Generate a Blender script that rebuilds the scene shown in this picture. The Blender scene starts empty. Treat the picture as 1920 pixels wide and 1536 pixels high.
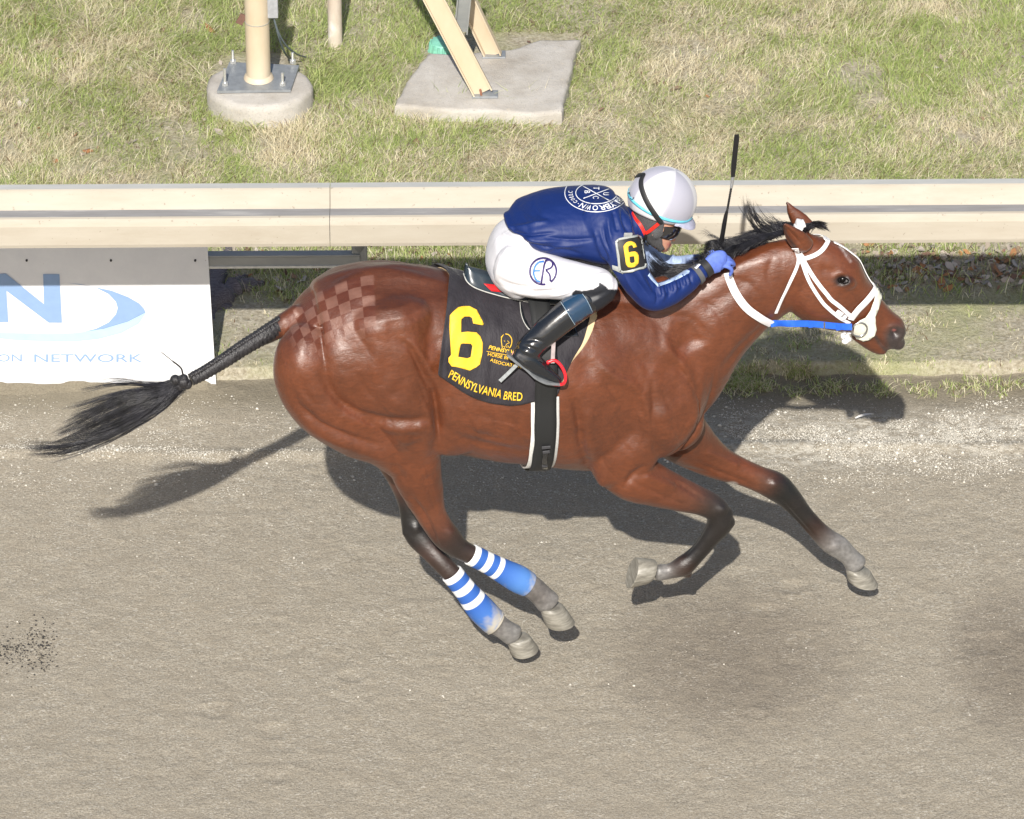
import bpy, bmesh, math, random
import numpy as np
from mathutils import Vector, Matrix
from mathutils.bvhtree import BVHTree
from mathutils.geometry import tessellate_polygon

SC = bpy.context.scene
rng = np.random.default_rng(7)
random.seed(7)
V = lambda *a: np.array(a, float)

# ------------------------------------------------------------------ camera
PITCH, ROLL, DIST, FPX = math.radians(32), math.radians(0.35), 26.0, 13260.0
TARGET = V(0, 0, 1.13)
_F = V(0, math.cos(PITCH), -math.sin(PITCH)); _U = V(0, math.sin(PITCH), math.cos(PITCH)); _R = V(1, 0, 0)
CU = _U*math.cos(ROLL) + _R*math.sin(ROLL)
CR = _R*math.cos(ROLL) - _U*math.sin(ROLL)
CP = TARGET - _F*DIST
cam_d = bpy.data.cameras.new('camera'); cam = bpy.data.objects.new('camera', cam_d)
SC.collection.objects.link(cam); SC.camera = cam
cam_d.sensor_width = 36; cam_d.lens = 36*FPX/1920; cam_d.clip_end = 500; cam_d.clip_start = 0.5
cam.matrix_world = Matrix(((CR[0], CU[0], -_F[0], CP[0]), (CR[1], CU[1], -_F[1], CP[1]), (CR[2], CU[2], -_F[2], CP[2]), (0, 0, 0, 1)))

# ------------------------------------------------------------------ light
SUNV = V(-0.085, -1.20, 1.0); SUNV /= np.linalg.norm(SUNV)
w = bpy.data.worlds.new('World'); SC.world = w; w.use_nodes = True
nt = w.node_tree; nt.nodes.clear()
sky = nt.nodes.new('ShaderNodeTexSky'); sky.sky_type = 'NISHITA'; sky.sun_disc = False
sky.dust_density = 2.5; sky.ozone_density = 0.6; sky.air_density = 1.0
sky.sun_elevation = math.asin(SUNV[2]); sky.sun_rotation = math.atan2(SUNV[0], SUNV[1])
bg = nt.nodes.new('ShaderNodeBackground'); bg.inputs[1].default_value = 0.075
wo = nt.nodes.new('ShaderNodeOutputWorld')
nt.links.new(sky.outputs[0], bg.inputs[0]); nt.links.new(bg.outputs[0], wo.inputs[0])
sl = bpy.data.lights.new('sun', 'SUN'); sl.energy = 4.6; sl.angle = math.radians(0.55); sl.color = (1, 0.955, 0.88)
so = bpy.data.objects.new('sun', sl); SC.collection.objects.link(so)
so.rotation_euler = Vector(SUNV).to_track_quat('Z', 'Y').to_euler(); so.location = (0, -6, 12)
SC.view_settings.view_transform = 'Standard'; SC.view_settings.look = 'None'
SC.view_settings.exposure = 0.42; SC.view_settings.gamma = 1
SC.render.engine = 'CYCLES'

# ------------------------------------------------------------------ frames & helpers
YAW = math.radians(10)
def rotz(v, a):
    c, s = math.cos(a), math.sin(a); v = np.asarray(v, float)
    return np.stack([v[..., 0]*c - v[..., 1]*s, v[..., 0]*s + v[..., 1]*c, v[..., 2]], -1)
class Frame:
    def __init__(s, yaw):
        s.P = rotz(CP, -yaw); s.R = rotz(CR, -yaw); s.U = rotz(CU, -yaw); s.F = rotz(_F, -yaw)
    def ray(s, px, py):
        d = s.F*FPX + s.R*(px-960) - s.U*(py-768)
        return d/np.linalg.norm(d)
    def aty(s, px, py, y):            # point of the sight line at lateral distance y
        d = s.ray(px, py); return s.P + d*((y-s.P[1])/d[1])
    def atz(s, px, py, z=0.0):
        d = s.ray(px, py); return s.P + d*((z-s.P[2])/d[2])
    def proj(s, p):
        q = np.asarray(p, float)-s.P; dz = q@s.F
        return 960+FPX*(q@s.R)/dz, 768-FPX*(q@s.U)/dz
W = Frame(0.0); H = Frame(YAW)

def srgb(r, g, b):
    f = lambda c: (c/255/12.92) if c/255 < 0.04045 else ((c/255+0.055)/1.055)**2.4
    return (f(r), f(g), f(b), 1)
def lin(a): return tuple(a)+(1,) if len(a) == 3 else tuple(a)

def mkmesh(name, verts, faces, smooth=True, cols=None, uvs=None, fast=False):
    me = bpy.data.meshes.new(name)
    if fast:
        verts = np.asarray(verts, np.float32); n = len(verts)
        lt = np.array([len(f) for f in faces]) if not isinstance(faces, tuple) else faces[1]
        li = np.concatenate(faces) if not isinstance(faces, tuple) else faces[0]
        me.vertices.add(n); me.vertices.foreach_set('co', verts.ravel())
        me.loops.add(len(li)); me.loops.foreach_set('vertex_index', np.asarray(li, np.int32))
        me.polygons.add(len(lt)); st = np.concatenate([[0], np.cumsum(lt)[:-1]]).astype(np.int32)
        me.polygons.foreach_set('loop_start', st)
        me.update(calc_edges=True); me.validate()
    else:
        me.from_pydata([tuple(map(float, v)) for v in verts], [], [tuple(map(int, f)) for f in faces]); me.update()
    if cols is not None:
        a = me.color_attributes.new('Col', 'FLOAT_COLOR', 'POINT')
        c = np.ones((len(me.vertices), 4), np.float32); c[:, :3] = np.asarray(cols)[:, :3]
        a.data.foreach_set('color', c.ravel())
    if smooth: me.polygons.foreach_set('use_smooth', [True]*len(me.polygons))
    return me
def link(name, me, mat=None, parent=None, yaw=0.0, label=None, cat=None, group=None, kind=None):
    o = bpy.data.objects.new(name, me); SC.collection.objects.link(o)
    if me is not None and mat is not None:
        for m in (mat if isinstance(mat, (list, tuple)) else [mat]): me.materials.append(m)
    if parent is not None: o.parent = parent
    else: o.rotation_euler = (0, 0, yaw)
    if label: o['label'] = label
    if cat: o['category'] = cat
    if group: o['group'] = group
    if kind: o['kind'] = kind
    return o
def recalc(me):
    bm = bmesh.new(); bm.from_mesh(me); bmesh.ops.recalc_face_normals(bm, faces=bm.faces); bm.to_mesh(me); bm.free()

# value noise
def vnoise(x, y, seed=0):
    xi = np.floor(x).astype(np.int64); yi = np.floor(y).astype(np.int64); fx = x-xi; fy = y-yi
    fx = fx*fx*(3-2*fx); fy = fy*fy*(3-2*fy)
    def h(a, b):
        n = (a*374761393 + b*668265263 + seed*1442695041) & 0xffffffff
        n = ((n ^ (n >> 13))*1274126177) & 0xffffffff
        return ((n ^ (n >> 16)) & 0xffff)/65535.0
    return (h(xi, yi)*(1-fx)+h(xi+1, yi)*fx)*(1-fy)+(h(xi, yi+1)*(1-fx)+h(xi+1, yi+1)*fx)*fy
def fbm(x, y, o=4, seed=0):
    r = 0; a = 0.5; t = 0
    for i in range(o):
        r = r+a*vnoise(x*2**i+i*17.3, y*2**i-i*9.1, seed+i); t += a; a *= 0.5
    return r/t

# ------------------------------------------------------------------ materials
class M:
    def __init__(s, name):
        s.m = bpy.data.materials.new(name); s.m.use_nodes = True; s.t = s.m.node_tree
        s.b = s.t.nodes['Principled BSDF']; s.n = s.t.nodes; s.l = s.t.links
    def node(s, ty, **k):
        n = s.n.new(ty)
        for a, b in k.items():
            if a.startswith('i_'):
                key = a[2:]; key = int(key) if key.isdigit() else key.replace('_', ' ')
                n.inputs[key].default_value = b
            else: setattr(n, a, b)
        return n
    def coord(s, kind='Object'):
        return s.node('ShaderNodeTexCoord').outputs[kind]
    def noise(s, scale, detail=4, rough=0.55, vec=None, stretch=None, kind='Object'):
        n = s.node('ShaderNodeTexNoise'); n.inputs['Scale'].default_value = scale
        n.inputs['Detail'].default_value = detail; n.inputs['Roughness'].default_value = rough
        v = vec if vec is not None else s.coord(kind)
        if stretch:
            mp = s.node('ShaderNodeMapping'); mp.inputs['Scale'].default_value = stretch
            s.l.new(v, mp.inputs[0]); v = mp.outputs[0]
        s.l.new(v, n.inputs['Vector']); return n.outputs['Fac']
    def ramp(s, fac, stops):
        r = s.node('ShaderNodeValToRGB'); e = r.color_ramp.elements
        while len(e) < len(stops): e.new(0.5)
        for el, (p, c) in zip(e, stops):
            el.position = p; el.color = lin(c) if not isinstance(c, (int, float)) else (c, c, c, 1)
        s.l.new(fac, r.inputs[0]); return r.outputs[0]
    def mix(s, fac, a, b, mode='MIX'):
        n = s.node('ShaderNodeMix', data_type='RGBA', blend_type=mode)
        for k, v in ((0, fac), (6, a), (7, b)):
            if isinstance(v, (int, float)): n.inputs[k].default_value = v
            elif isinstance(v, tuple): n.inputs[k].default_value = lin(v)
            else: s.l.new(v, n.inputs[k])
        return n.outputs[2]
    def math(s, op, a, b=0.0, c=None, clamp=False):
        n = s.node('ShaderNodeMath', operation=op, use_clamp=clamp)
        for k, v in ((0, a), (1, b), (2, c)):
            if v is None: continue
            if isinstance(v, (int, float)): n.inputs[k].default_value = v
            else: s.l.new(v, n.inputs[k])
        return n.outputs[0]
    def attr(s, name, out='Color'):
        n = s.node('ShaderNodeAttribute', attribute_name=name); return n.outputs[out]
    def set(s, **k):
        for a, v in k.items():
            key = {'base': 'Base Color', 'rough': 'Roughness', 'metal': 'Metallic', 'spec': 'Specular IOR Level', 'coat': 'Coat Weight',
                   'coatr': 'Coat Roughness', 'sheen': 'Sheen Weight', 'sheenr': 'Sheen Roughness', 'alpha': 'Alpha', 'trans': 'Transmission Weight', 'aniso': 'Anisotropic', 'sheent': 'Sheen Tint'}[a]
            if isinstance(v, (int, float)): s.b.inputs[key].default_value = v
            elif isinstance(v, tuple): s.b.inputs[key].default_value = lin(v)
            else: s.l.new(v, s.b.inputs[key])
        return s
    def bump(s, h, strength=0.3, dist=0.01):
        n = s.node('ShaderNodeBump'); n.inputs['Strength'].default_value = strength; n.inputs['Distance'].default_value = dist
        s.l.new(h, n.inputs['Height'])
        prev = s.b.inputs['Normal'].links
        if prev: s.l.new(prev[0].from_socket, n.inputs['Normal'])
        s.l.new(n.outputs[0], s.b.inputs['Normal']); return s

def simple(name, col, rough=0.5, var=0.12, scale=60, bump=0.0, bscale=200, **k):
    m = M(name); c = np.array(col[:3]); f = m.noise(scale, 4)
    m.set(base=m.ramp(f, [(0.3, tuple(c*(1-var))), (0.7, tuple(np.minimum(c*(1+var), 0.95)))]), rough=rough, **k)
    if bump: m.bump(m.noise(bscale, 3), bump, 0.002)
    return m.m
# ------------------------------------------------------------------ ground
def nonuni(fine0, fine1, step, far, k=1.35):
    a = list(np.arange(fine0, fine1, step)); s = step; x = fine1
    R_ = []
    while x < far: R_.append(x); s *= k; x += s
    R_.append(far); s = step; x = fine0-step; L_ = []
    while x > -far: L_.append(x); s *= k; x -= s
    L_.append(-far)
    return np.array(L_[::-1]+a+R_)
YE = W.atz(960, 704)[1]            # inner edge of the track
def edge_y(x): return YE + 0.07*(fbm(x*1.1+5, x*0+3, 3, 5)-0.5) + 0.035*(fbm(x*9, x*0, 3, 2)-0.5)
PRINTS = [(1385, 1078, 40, 16, .25), (1490, 1100, 30, 12, .45), (1440, 1145, 36, 11, .35), (410, 1330, 30, 14, .45), (510, 1370, 36, 14, .4), (660, 1265, 26, 12, .4), (520, 1458, 30, 9, .35),
          (640, 1480, 30, 12, .3), (1190, 1315, 26, 9, -.3), (1420, 1330, 26, 8, -.3), (1850, 1205, 50, 18, .5)]
PR = [(W.atz(a, b), c/510, d/270, e) for a, b, c, d, e in PRINTS]
def hgt(X, Y):
    d = Y-edge_y(X)
    t = np.clip(d/0.05+0.5, 0, 1); t = t*t*(3-2*t)
    track = 0.010*(fbm(X*3, Y*3, 4, 11)-0.5) + 0.008*(fbm(X*24, Y*24, 3, 21)-0.5)
    for c, rx, ry, e in PR:
        wq = 1+.9*(fbm(X*14+c[0]*5, Y*18, 3, 301)-.5); q = (((X-c[0])/rx)**2+((Y-c[1])/ry)**2)*wq+.25*np.clip((Y-c[1])/ry, -1, 1)
        track = track - 0.012*e*np.exp(-np.abs(q)**1.6*1.3) + 0.004*e*np.exp(-((np.sqrt(np.abs(q))-1.25)/0.25)**2)*(.3+1.4*fbm(X*20, Y*20, 2, 302))
    # crumbly ridge left by the harrow
    yr = W.atz(300, 848)[1] + 0.02*np.sin(X*1.7)
    track = track + 0.014*np.exp(-((Y-yr)/0.035)**2)*(0.5+fbm(X*14, Y*14, 3, 31))
    ver = 0.045 + 0.02*(fbm(X*4, Y*4, 4, 41)-0.5) + 0.012*(fbm(X*18, Y*18, 3, 51)-0.5)
    return track*(1-t)+ver*t
def grid_mesh(name, xs, vs_, f):
    X, Y = np.meshgrid(xs, vs_); Y = Y+YE+(edge_y(X)-YE)*np.exp(-(Y/.5)**2); Z = f(X, Y); n, m = X.shape
    v = np.stack([X.ravel(), Y.ravel(), Z.ravel()], 1)
    i = np.arange((n-1)*m).reshape(n-1, m)[:, :-1].ravel()
    q = np.stack([i, i+1, i+m+1, i+m], 1)
    return mkmesh(name, v, (q.ravel(), np.full(len(q), 4)), fast=True)
xs = nonuni(-2.6, 2.6, 0.012, 90)
ysT = np.concatenate([-np.geomspace(3.6, 92, 26)[::-1], np.arange(-3.58, -.1, 0.012), np.linspace(-.1, -.016, 13)])
ysV = np.concatenate([np.linspace(-.016, .1, 16), np.arange(.115, 4.5, 0.02), 4.5+np.geomspace(0.03, 90, 26)])

m = M('track_dirt')
c0 = m.noise(9, 6, 0.6); c1 = m.noise(130, 5, 0.7); c2 = m.noise(420, 3, 0.7); c_wide = m.noise(0.62, 3, 0.5, stretch=(0.8, 1.15, 1))
base = m.ramp(c1, [(0.32, (.188, .164, .128)), (0.5, (.338, .302, .242)), (0.64, (.43, .39, .318))])
base = m.mix(m.ramp(c0, [(0.35, 0.0), (0.7, 0.5)]), base, (.29, .25, .19))
spk = m.noise(150, 3, 0.6, stretch=(0.42, 1, 1)); spm = m.noise(5, 5, 0.7)
spf = m.math('MULTIPLY', m.ramp(spk, [(0.575, 0.0), (0.63, 1.0)]), m.ramp(spm, [(0.38, 0.12), (0.62, 1.0)]))
base = m.mix(m.math('MULTIPLY', spf, .75), base, (.60, .57, .50)); base = m.mix(m.ramp(m.noise(170, 3, .6, stretch=(.6, 1, 1)), [(.34, .55), (.42, 0.0)]), base, (.17, .15, .12))
# two broad darker patches towards the right, and the smooth bare soil by the edge
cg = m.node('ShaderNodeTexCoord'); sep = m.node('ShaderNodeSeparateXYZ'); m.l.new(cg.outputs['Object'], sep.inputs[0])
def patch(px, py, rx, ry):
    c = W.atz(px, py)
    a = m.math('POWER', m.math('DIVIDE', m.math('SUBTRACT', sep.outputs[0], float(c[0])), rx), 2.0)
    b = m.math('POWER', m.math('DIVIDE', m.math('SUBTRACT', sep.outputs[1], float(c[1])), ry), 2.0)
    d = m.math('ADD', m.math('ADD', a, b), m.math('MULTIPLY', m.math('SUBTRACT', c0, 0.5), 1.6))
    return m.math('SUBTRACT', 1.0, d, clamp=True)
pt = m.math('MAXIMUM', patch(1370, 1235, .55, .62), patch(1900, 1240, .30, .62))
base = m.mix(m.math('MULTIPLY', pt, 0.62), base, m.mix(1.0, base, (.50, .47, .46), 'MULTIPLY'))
band = m.node('ShaderNodeMapRange'); m.l.new(sep.outputs[1], band.inputs[0])
band.inputs[1].default_value = float(W.atz(960, 790)[1]); band.inputs[2].default_value = float(W.atz(960, 745)[1])
base = m.mix(m.math('MULTIPLY', band.outputs[0], 0.85), base, m.ramp(c1, [(0.3, (.165, .143, .102)), (0.7, (.24, .21, .155))]))
cy_, cx_ = float(W.atz(1500, 825)[1]), float(W.atz(1330, 820)[0])
pa = m.math('POWER', m.math('DIVIDE', m.math('SUBTRACT', sep.outputs[1], cy_), .25), 2.0); pa = m.math('SUBTRACT', 1.0, pa, clamp=True)
pr_ = m.node('ShaderNodeMapRange'); m.l.new(sep.outputs[0], pr_.inputs[0]); pr_.inputs[1].default_value = cx_-.25; pr_.inputs[2].default_value = cx_+.25
pn = m.ramp(m.noise(34, 6, .75, stretch=(.7, 1, 1)), [(.47, 0.0), (.56, 1.0)]); pz = m.ramp(m.noise(4, 4, .6), [(.35, .25), (.6, 1.0)])
pm = m.math('MULTIPLY', m.math('MULTIPLY', pa, pr_.outputs[0]), m.math('MULTIPLY', pn, pz))
base = m.mix(m.math('MULTIPLY', pm, .9), base, (.58, .55, .48))
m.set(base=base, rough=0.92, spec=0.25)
m.bump(c2, 0.4, 0.004); m.bump(c1, 0.55, 0.012); m.bump(m.noise(45, 4, 0.6), 0.4, 0.016)
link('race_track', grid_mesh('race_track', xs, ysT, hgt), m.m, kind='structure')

m = M('verge_soil')
c0 = m.noise(2.2, 5, 0.6); c1 = m.noise(60, 5, 0.7); c2 = m.noise(300, 3, 0.6)
soil = m.ramp(c1, [(0.3, (.25, .215, .15)), (0.5, (.42, .375, .285)), (0.7, (.58, .54, .44))])
base = m.mix(m.ramp(c0, [(0.46, 0.0), (0.66, 0.7)]), soil, m.ramp(c2, [(0.35, (.20, .22, .085)), (0.65, (.44, .45, .22))]))
m.set(base=base, rough=0.95, spec=0.2); m.bump(c1, 0.8, 0.02); m.bump(c2, 0.5, 0.006)
link('verge', grid_mesh('verge', xs, ysV, hgt), m.m, kind='structure')

# light crumbs of dirt kicked up along the inside of the track
def clods(name, P, S, C, mat, **k):
    n = len(P); o = np.array([(1, 0, 0), (-1, 0, 0), (0, 1, 0), (0, -1, 0), (0, 0, 1), (0, 0, -1)], float)
    v = o[None]*(0.6+0.8*rng.random((n, 6, 1)))*S[:, None, None]
    a = rng.random(n)*6.28; ca, sa = np.cos(a)[:, None], np.sin(a)[:, None]
    x = v[..., 0]*ca-v[..., 1]*sa; y = v[..., 0]*sa+v[..., 1]*ca
    v = np.stack([x, y, v[..., 2]*0.7], -1)+P[:, None]
    f = np.array([(0, 2, 4), (2, 1, 4), (1, 3, 4), (3, 0, 4), (2, 0, 5), (1, 2, 5), (3, 1, 5), (0, 3, 5)])
    q = (f[None]+6*np.arange(n)[:, None, None]).reshape(-1)
    me = mkmesh(name, v.reshape(-1, 3), (q, np.full(len(q)//3, 3)), smooth=False, cols=np.repeat(C, 6, 0), fast=True)
    return link(name, me, mat, **k)
N = 420000
px = rng.random(N)*2300-190; py = 740+rng.random(N)*600
dens = np.zeros(N)
cl = fbm(px/60, py/22, 4, 61)
dens += 1.6*np.exp(-((py-822)/48)**2)*np.clip((px-1240)/150, 0, 1)*np.clip((cl-0.40)*4.5, 0.10, 1)
dens += 1.9*np.exp(-((py-(850-6*np.sin(px/90)))/9)**2)*np.clip((640-px)/60, 0.0, 1)*np.clip((cl-.3)*3, .2, 1)
dens += 0.40*np.exp(-((py-800)/40)**2)*np.clip((560-px)/200, 0.05, 1)*np.clip((cl-0.38)*3, 0, 1)
dens += 0.12*np.exp(-((py-900)/60)**2)*np.clip((cl-0.36)*3, 0.05, 1)
dens += 0.03*np.clip((cl-0.45)*5, 0.1, 1)
keep = rng.random(N) < dens
px, py = px[keep], py[keep]
P = np.array([W.atz(a, b) for a, b in zip(px, py)]); P[:, 2] = hgt(P[:, 0], P[:, 1])+0.001
S = 0.0013+0.0024*rng.random(len(P))**2.4+0.007*(rng.random(len(P))**50); S = S*np.where(py > 930, .7, 1)
g = 0.42+0.24*rng.random(len(P)); C = np.stack([g*1.02, g*0.97, g*0.86], 1)
mcl = M('pale_crumbs'); mcl.set(base=mcl.attr('Col'), rough=0.9)
clods('dirt_crumbs', P, S, C, mcl.m, kind='stuff', label='pale crumbs of dirt strewn along the inside of the track', cat='dirt crumbs')
# dark crumbs at the left
N = 620
px = 112*(1-rng.random(N)**1.3)-30*rng.random(N); py = 1222+34*rng.normal(0, 1, N)*(0.35+px/190)-px*0.08
P = np.array([W.atz(a, b) for a, b in zip(px, py)]); P[:, 2] = hgt(P[:, 0], P[:, 1])+0.002
C = np.repeat([[.035, .033, .032]], N, 0)
clods('dark_clods', P, 0.0015+0.0045*rng.random(N)**3, C, mcl.m, kind='stuff', label='scatter of small black clods at the left edge of the track', cat='dirt clods')

# ------------------------------------------------------------------ grass
def blades(P, h, wd, lean, ang, C, name, **k):
    n = len(P)
    fa = rng.random(n)*6.28; sx = np.cos(fa)*wd; sy = np.sin(fa)*wd
    L = np.stack([np.cos(ang), np.sin(ang), ang*0], 1)
    b = P; mid = P+L*(lean*0.35)[:, None]+np.stack([h*0, h*0, h*0.6], 1); tip = P+L*lean[:, None]+np.stack([h*0, h*0, h], 1)
    s = np.stack([sx, sy, sx*0], 1)
    v = np.stack([b-s, b+s, mid-s*0.8, mid+s*0.8, tip], 1).reshape(-1, 3)
    i = 5*np.arange(n)[:, None]
    q = np.concatenate([i+np.array([[0, 1, 3, 2]]), i+np.array([[2, 3, 4]])], 1)
    lt = np.tile([4, 3], n)
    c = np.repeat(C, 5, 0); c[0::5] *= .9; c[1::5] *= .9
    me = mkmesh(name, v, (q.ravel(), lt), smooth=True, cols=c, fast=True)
    return me
def grass_cols(n, dry):
    g = rng.random((n, 1))
    green = np.array([[.28, .39, .105]])*(1-g)+np.array([[.64, .69, .31]])*g
    straw = np.array([[.66, .58, .39]])*(1-g)+np.array([[.95, .89, .70]])*g
    brown = np.array([[.20, .13, .075]])
    r = rng.random(n); c = np.where((r < dry)[:, None], straw, green)
    c = np.where((rng.random(n) < 0.05)[:, None], brown, c)
    return c
SLAB = [(738, 206), (802, 92), (1085, 72), (1052, 218)]
def in_slab(px, py):
    ok = (py > 78) & (py < 207) & (px > 746+(206-py)*0.56) & (px < 1052+(216-py)*0.24)
    pad = ((px-486)/94)**2+((py-160)/46)**2 < 1
    return ok | pad
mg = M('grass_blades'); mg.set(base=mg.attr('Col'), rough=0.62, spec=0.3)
tr = mg.node('ShaderNodeBsdfTranslucent'); mg.l.new(mg.attr('Col'), tr.inputs[0])
ms = mg.node('ShaderNodeMixShader'); ms.inputs[0].default_value = 0.48
mg.l.new(mg.b.outputs[0], ms.inputs[1]); mg.l.new(tr.outputs[0], ms.inputs[2]); mg.l.new(ms.outputs[0], mg.n['Material Output'].inputs[0])

def field(N, x0, x1, y0, y1):
    X = x0+(x1-x0)*rng.random(N); Y = y0+(y1-y0)*rng.random(N); return X, Y
def projw(X, Y, Z=0.0):
    return W.proj(np.stack([X, Y, X*0+Z], 1))
# bank beyond the rail
YB0, YB1 = W.atz(960, 470)[1], 6.3
X, Y = field(330000, -3.1, 3.1, YB0, YB1)
px, py = projw(X, Y)
ok = ~in_slab(px, py)
bare = fbm(X*2.6, Y*2.6, 4, 71)
ok &= rng.random(len(X)) < np.clip((bare-0.27)*6+0.3, 0.2, 1)
X, Y, px, py = X[ok], Y[ok], px[ok], py[ok]
n = len(X)
dryf = fbm(X*1.3+3, Y*1.3, 4, 81); dryf2 = fbm(X*7, Y*7, 3, 83)
dry = np.clip(0.36+(dryf-0.5)*1.9+(dryf2-.5)*1.5+0.34*np.exp(-((px-200)/260)**2-((py-60)/160)**2)+0.22*(px < 60)*(py > 250), 0.08, 0.97)
tall = 0.5+fbm(X*3.1, Y*3.1, 3, 91)+0.75*np.exp(-((px-220)/280)**2-((py-60)/150)**2)
near_ = (np.exp(-((py-214)/8)**2)*(px > 735)*(px < 1070)+np.exp(-((((px-486)/100)**2+((py-160)/52)**2-1)/.14)**2)*(py > 165))*(rng.random(n) < .4)
h = (0.018+0.038*rng.random(n)**1.6)*tall*(1+1.6*near_); flat = rng.random(n)
ang = 2.2*(fbm(X*2, Y*2, 3, 95)-0.5)*3+rng.normal(0, 1.5, n); lean = h*(0.4+1.6*flat)
h = h*(1.1-0.5*flat)
P = np.stack([X, Y, hgt(X, Y)-0.002], 1)
C = grass_cols(n, dry)
me = blades(P, h, 0.0008+0.0011*rng.random(n), lean, ang, C, 'bank_grass')
link('bank_grass', me, mg.m, kind='stuff', label='short mixed green and straw coloured grass covering the bank beyond the rail', cat='grass')
# verge between rail shadow and track
X, Y = field(120000, -3.0, 3.0, YE-0.02, YB0+0.05)
px, py = projw(X, Y)
g1 = fbm(X*2.4, Y*5, 4, 101); g2 = fbm(X*9, Y*12, 3, 103)
top = np.clip((592-py)/14, 0, 1)
dn = top*np.where(px > 1300, .62, .75)*np.clip((g1-0.36)*5, 0.12, 1)+(1-top)*np.clip((g1-0.50)*2.6+(g2-.5)*1.3, 0.03, 0.5)
lipg = np.exp(-((py-702-14*(g1-.5))/9)**2)*(px > 1240); dn = np.maximum(dn, lipg*np.clip((g2-.40)*4, 0.0, 1))
ok = rng.random(len(X)) < dn
X, Y, px, py, top, g2 = X[ok], Y[ok], px[ok], py[ok], top[ok], g2[ok]; n = len(X)
h = np.where(top > 0.5, 0.018+0.04*rng.random(n)**2, 0.008+0.016*rng.random(n))
tuft = np.exp(-((px-1800)/110)**2-((py-560)/16)**2); h = h*(1+1.3*tuft)
dry = np.where(top > 0.5, 0.30, np.clip(0.45+(g2-.5)*2, .2, .8)); dry = np.where(tuft > .4, .1, dry)
C = grass_cols(n, dry)
lean = h*rng.random(n)*1.4
P = np.stack([X, Y, hgt(X, Y)-0.001], 1)
me = blades(P, h, 0.0011+0.0014*rng.random(n), lean, rng.random(n)*6.28, C, 'verge_grass')
link('verge_grass', me, mg.m, kind='stuff', label='thin patchy grass on the strip between the rail posts and the track', cat='grass')
# a few tufts creeping over the track edge
nt_ = 60; tx = 1350+rng.random(nt_)*600; ty = 715+rng.random(nt_)*28
tx = np.concatenate([tx, 1350+rng.random(40)*90, 1480+rng.random(14)*40]); ty = np.concatenate([ty, 700+rng.random(40)*36, 700+rng.random(14)*10])
cx = np.repeat(tx, 24)+rng.normal(0, 9, len(tx)*24); cy = np.repeat(ty, 24)+rng.normal(0, 4, len(tx)*24)
P = np.array([W.atz(a, b) for a, b in zip(cx, cy)]); P[:, 2] = hgt(P[:, 0], P[:, 1]); n = len(P)
h = 0.012+0.02*rng.random(n)
me = blades(P, h, 0.0011+0.001*rng.random(n), h*rng.random(n)*2.4, rng.random(n)*6.28, grass_cols(n, np.full(n, .45)), 'edge_grass')
link('edge_grass', me, mg.m, kind='stuff', label='sparse runners of grass creeping over the soil lip of the track', cat='grass')

# dead leaves
def leaves(n, f, name, label):
    vs, fs, cs = [], [], []
    for i in range(n):
        a, b = f(); p = W.atz(a, b); p[2] = float(hgt(np.array([p[0]]), np.array([p[1]]))[0])+0.006+0.012*random.random()
        s = 0.012+0.022*random.random()**2; an = random.random()*6.28; tl = random.uniform(-.7, .7); k = random.uniform(-.6, .6)
        rim = [(1, 0), (.55, .42), (0, .52), (-.6, .3), (-1, 0), (-.6, -.33), (0, -.5), (.5, -.4)]
        b0 = len(vs); col = random.choice([(.22, .15, .10), (.30, .25, .20), (.36, .31, .27), (.17, .10, .07), (.33, .16, .07), (.42, .38, .34)])
        pts = [(0, 0, 0)]+[(x, y, k*y*y+0.15*random.uniform(-1, 1)) for x, y in rim]
        M_ = Matrix.Rotation(an, 3, 'Z') @ Matrix.Rotation(tl, 3, 'X') @ Matrix.Rotation(random.uniform(-.6, .6), 3, 'Y')
        for q in pts:
            vs.append(np.array(M_ @ Vector(q))*s+p); cs.append(col)
        for j in range(8): fs.append((b0, b0+1+j, b0+1+(j+1) % 8))
    me = mkmesh(name, vs, fs, cols=cs)
    mm = M(name); mm.set(base=mm.attr('Col'), rough=0.8); link(name, me, mm.m, kind='stuff', label=label, cat='leaves')
leaves(850, lambda: (random.uniform(1320, 2100), 474+94*random.betavariate(1.8, 1.6)), 'leaf_litter', 'drift of curled brown dead leaves in the shade of the rail')
leaves(110, lambda: (random.uniform(390, 860), 470+115*random.betavariate(1.4, 1.6)), 'scattered_leaves', 'dead leaves around the weathered root under the rail')
leaves(140, lambda: (random.uniform(-60, 480) if random.random() < .7 else random.uniform(480, 1950), random.uniform(10, 330)), 'bank_leaves', 'brown dead leaves scattered through the grass bank')

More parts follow.
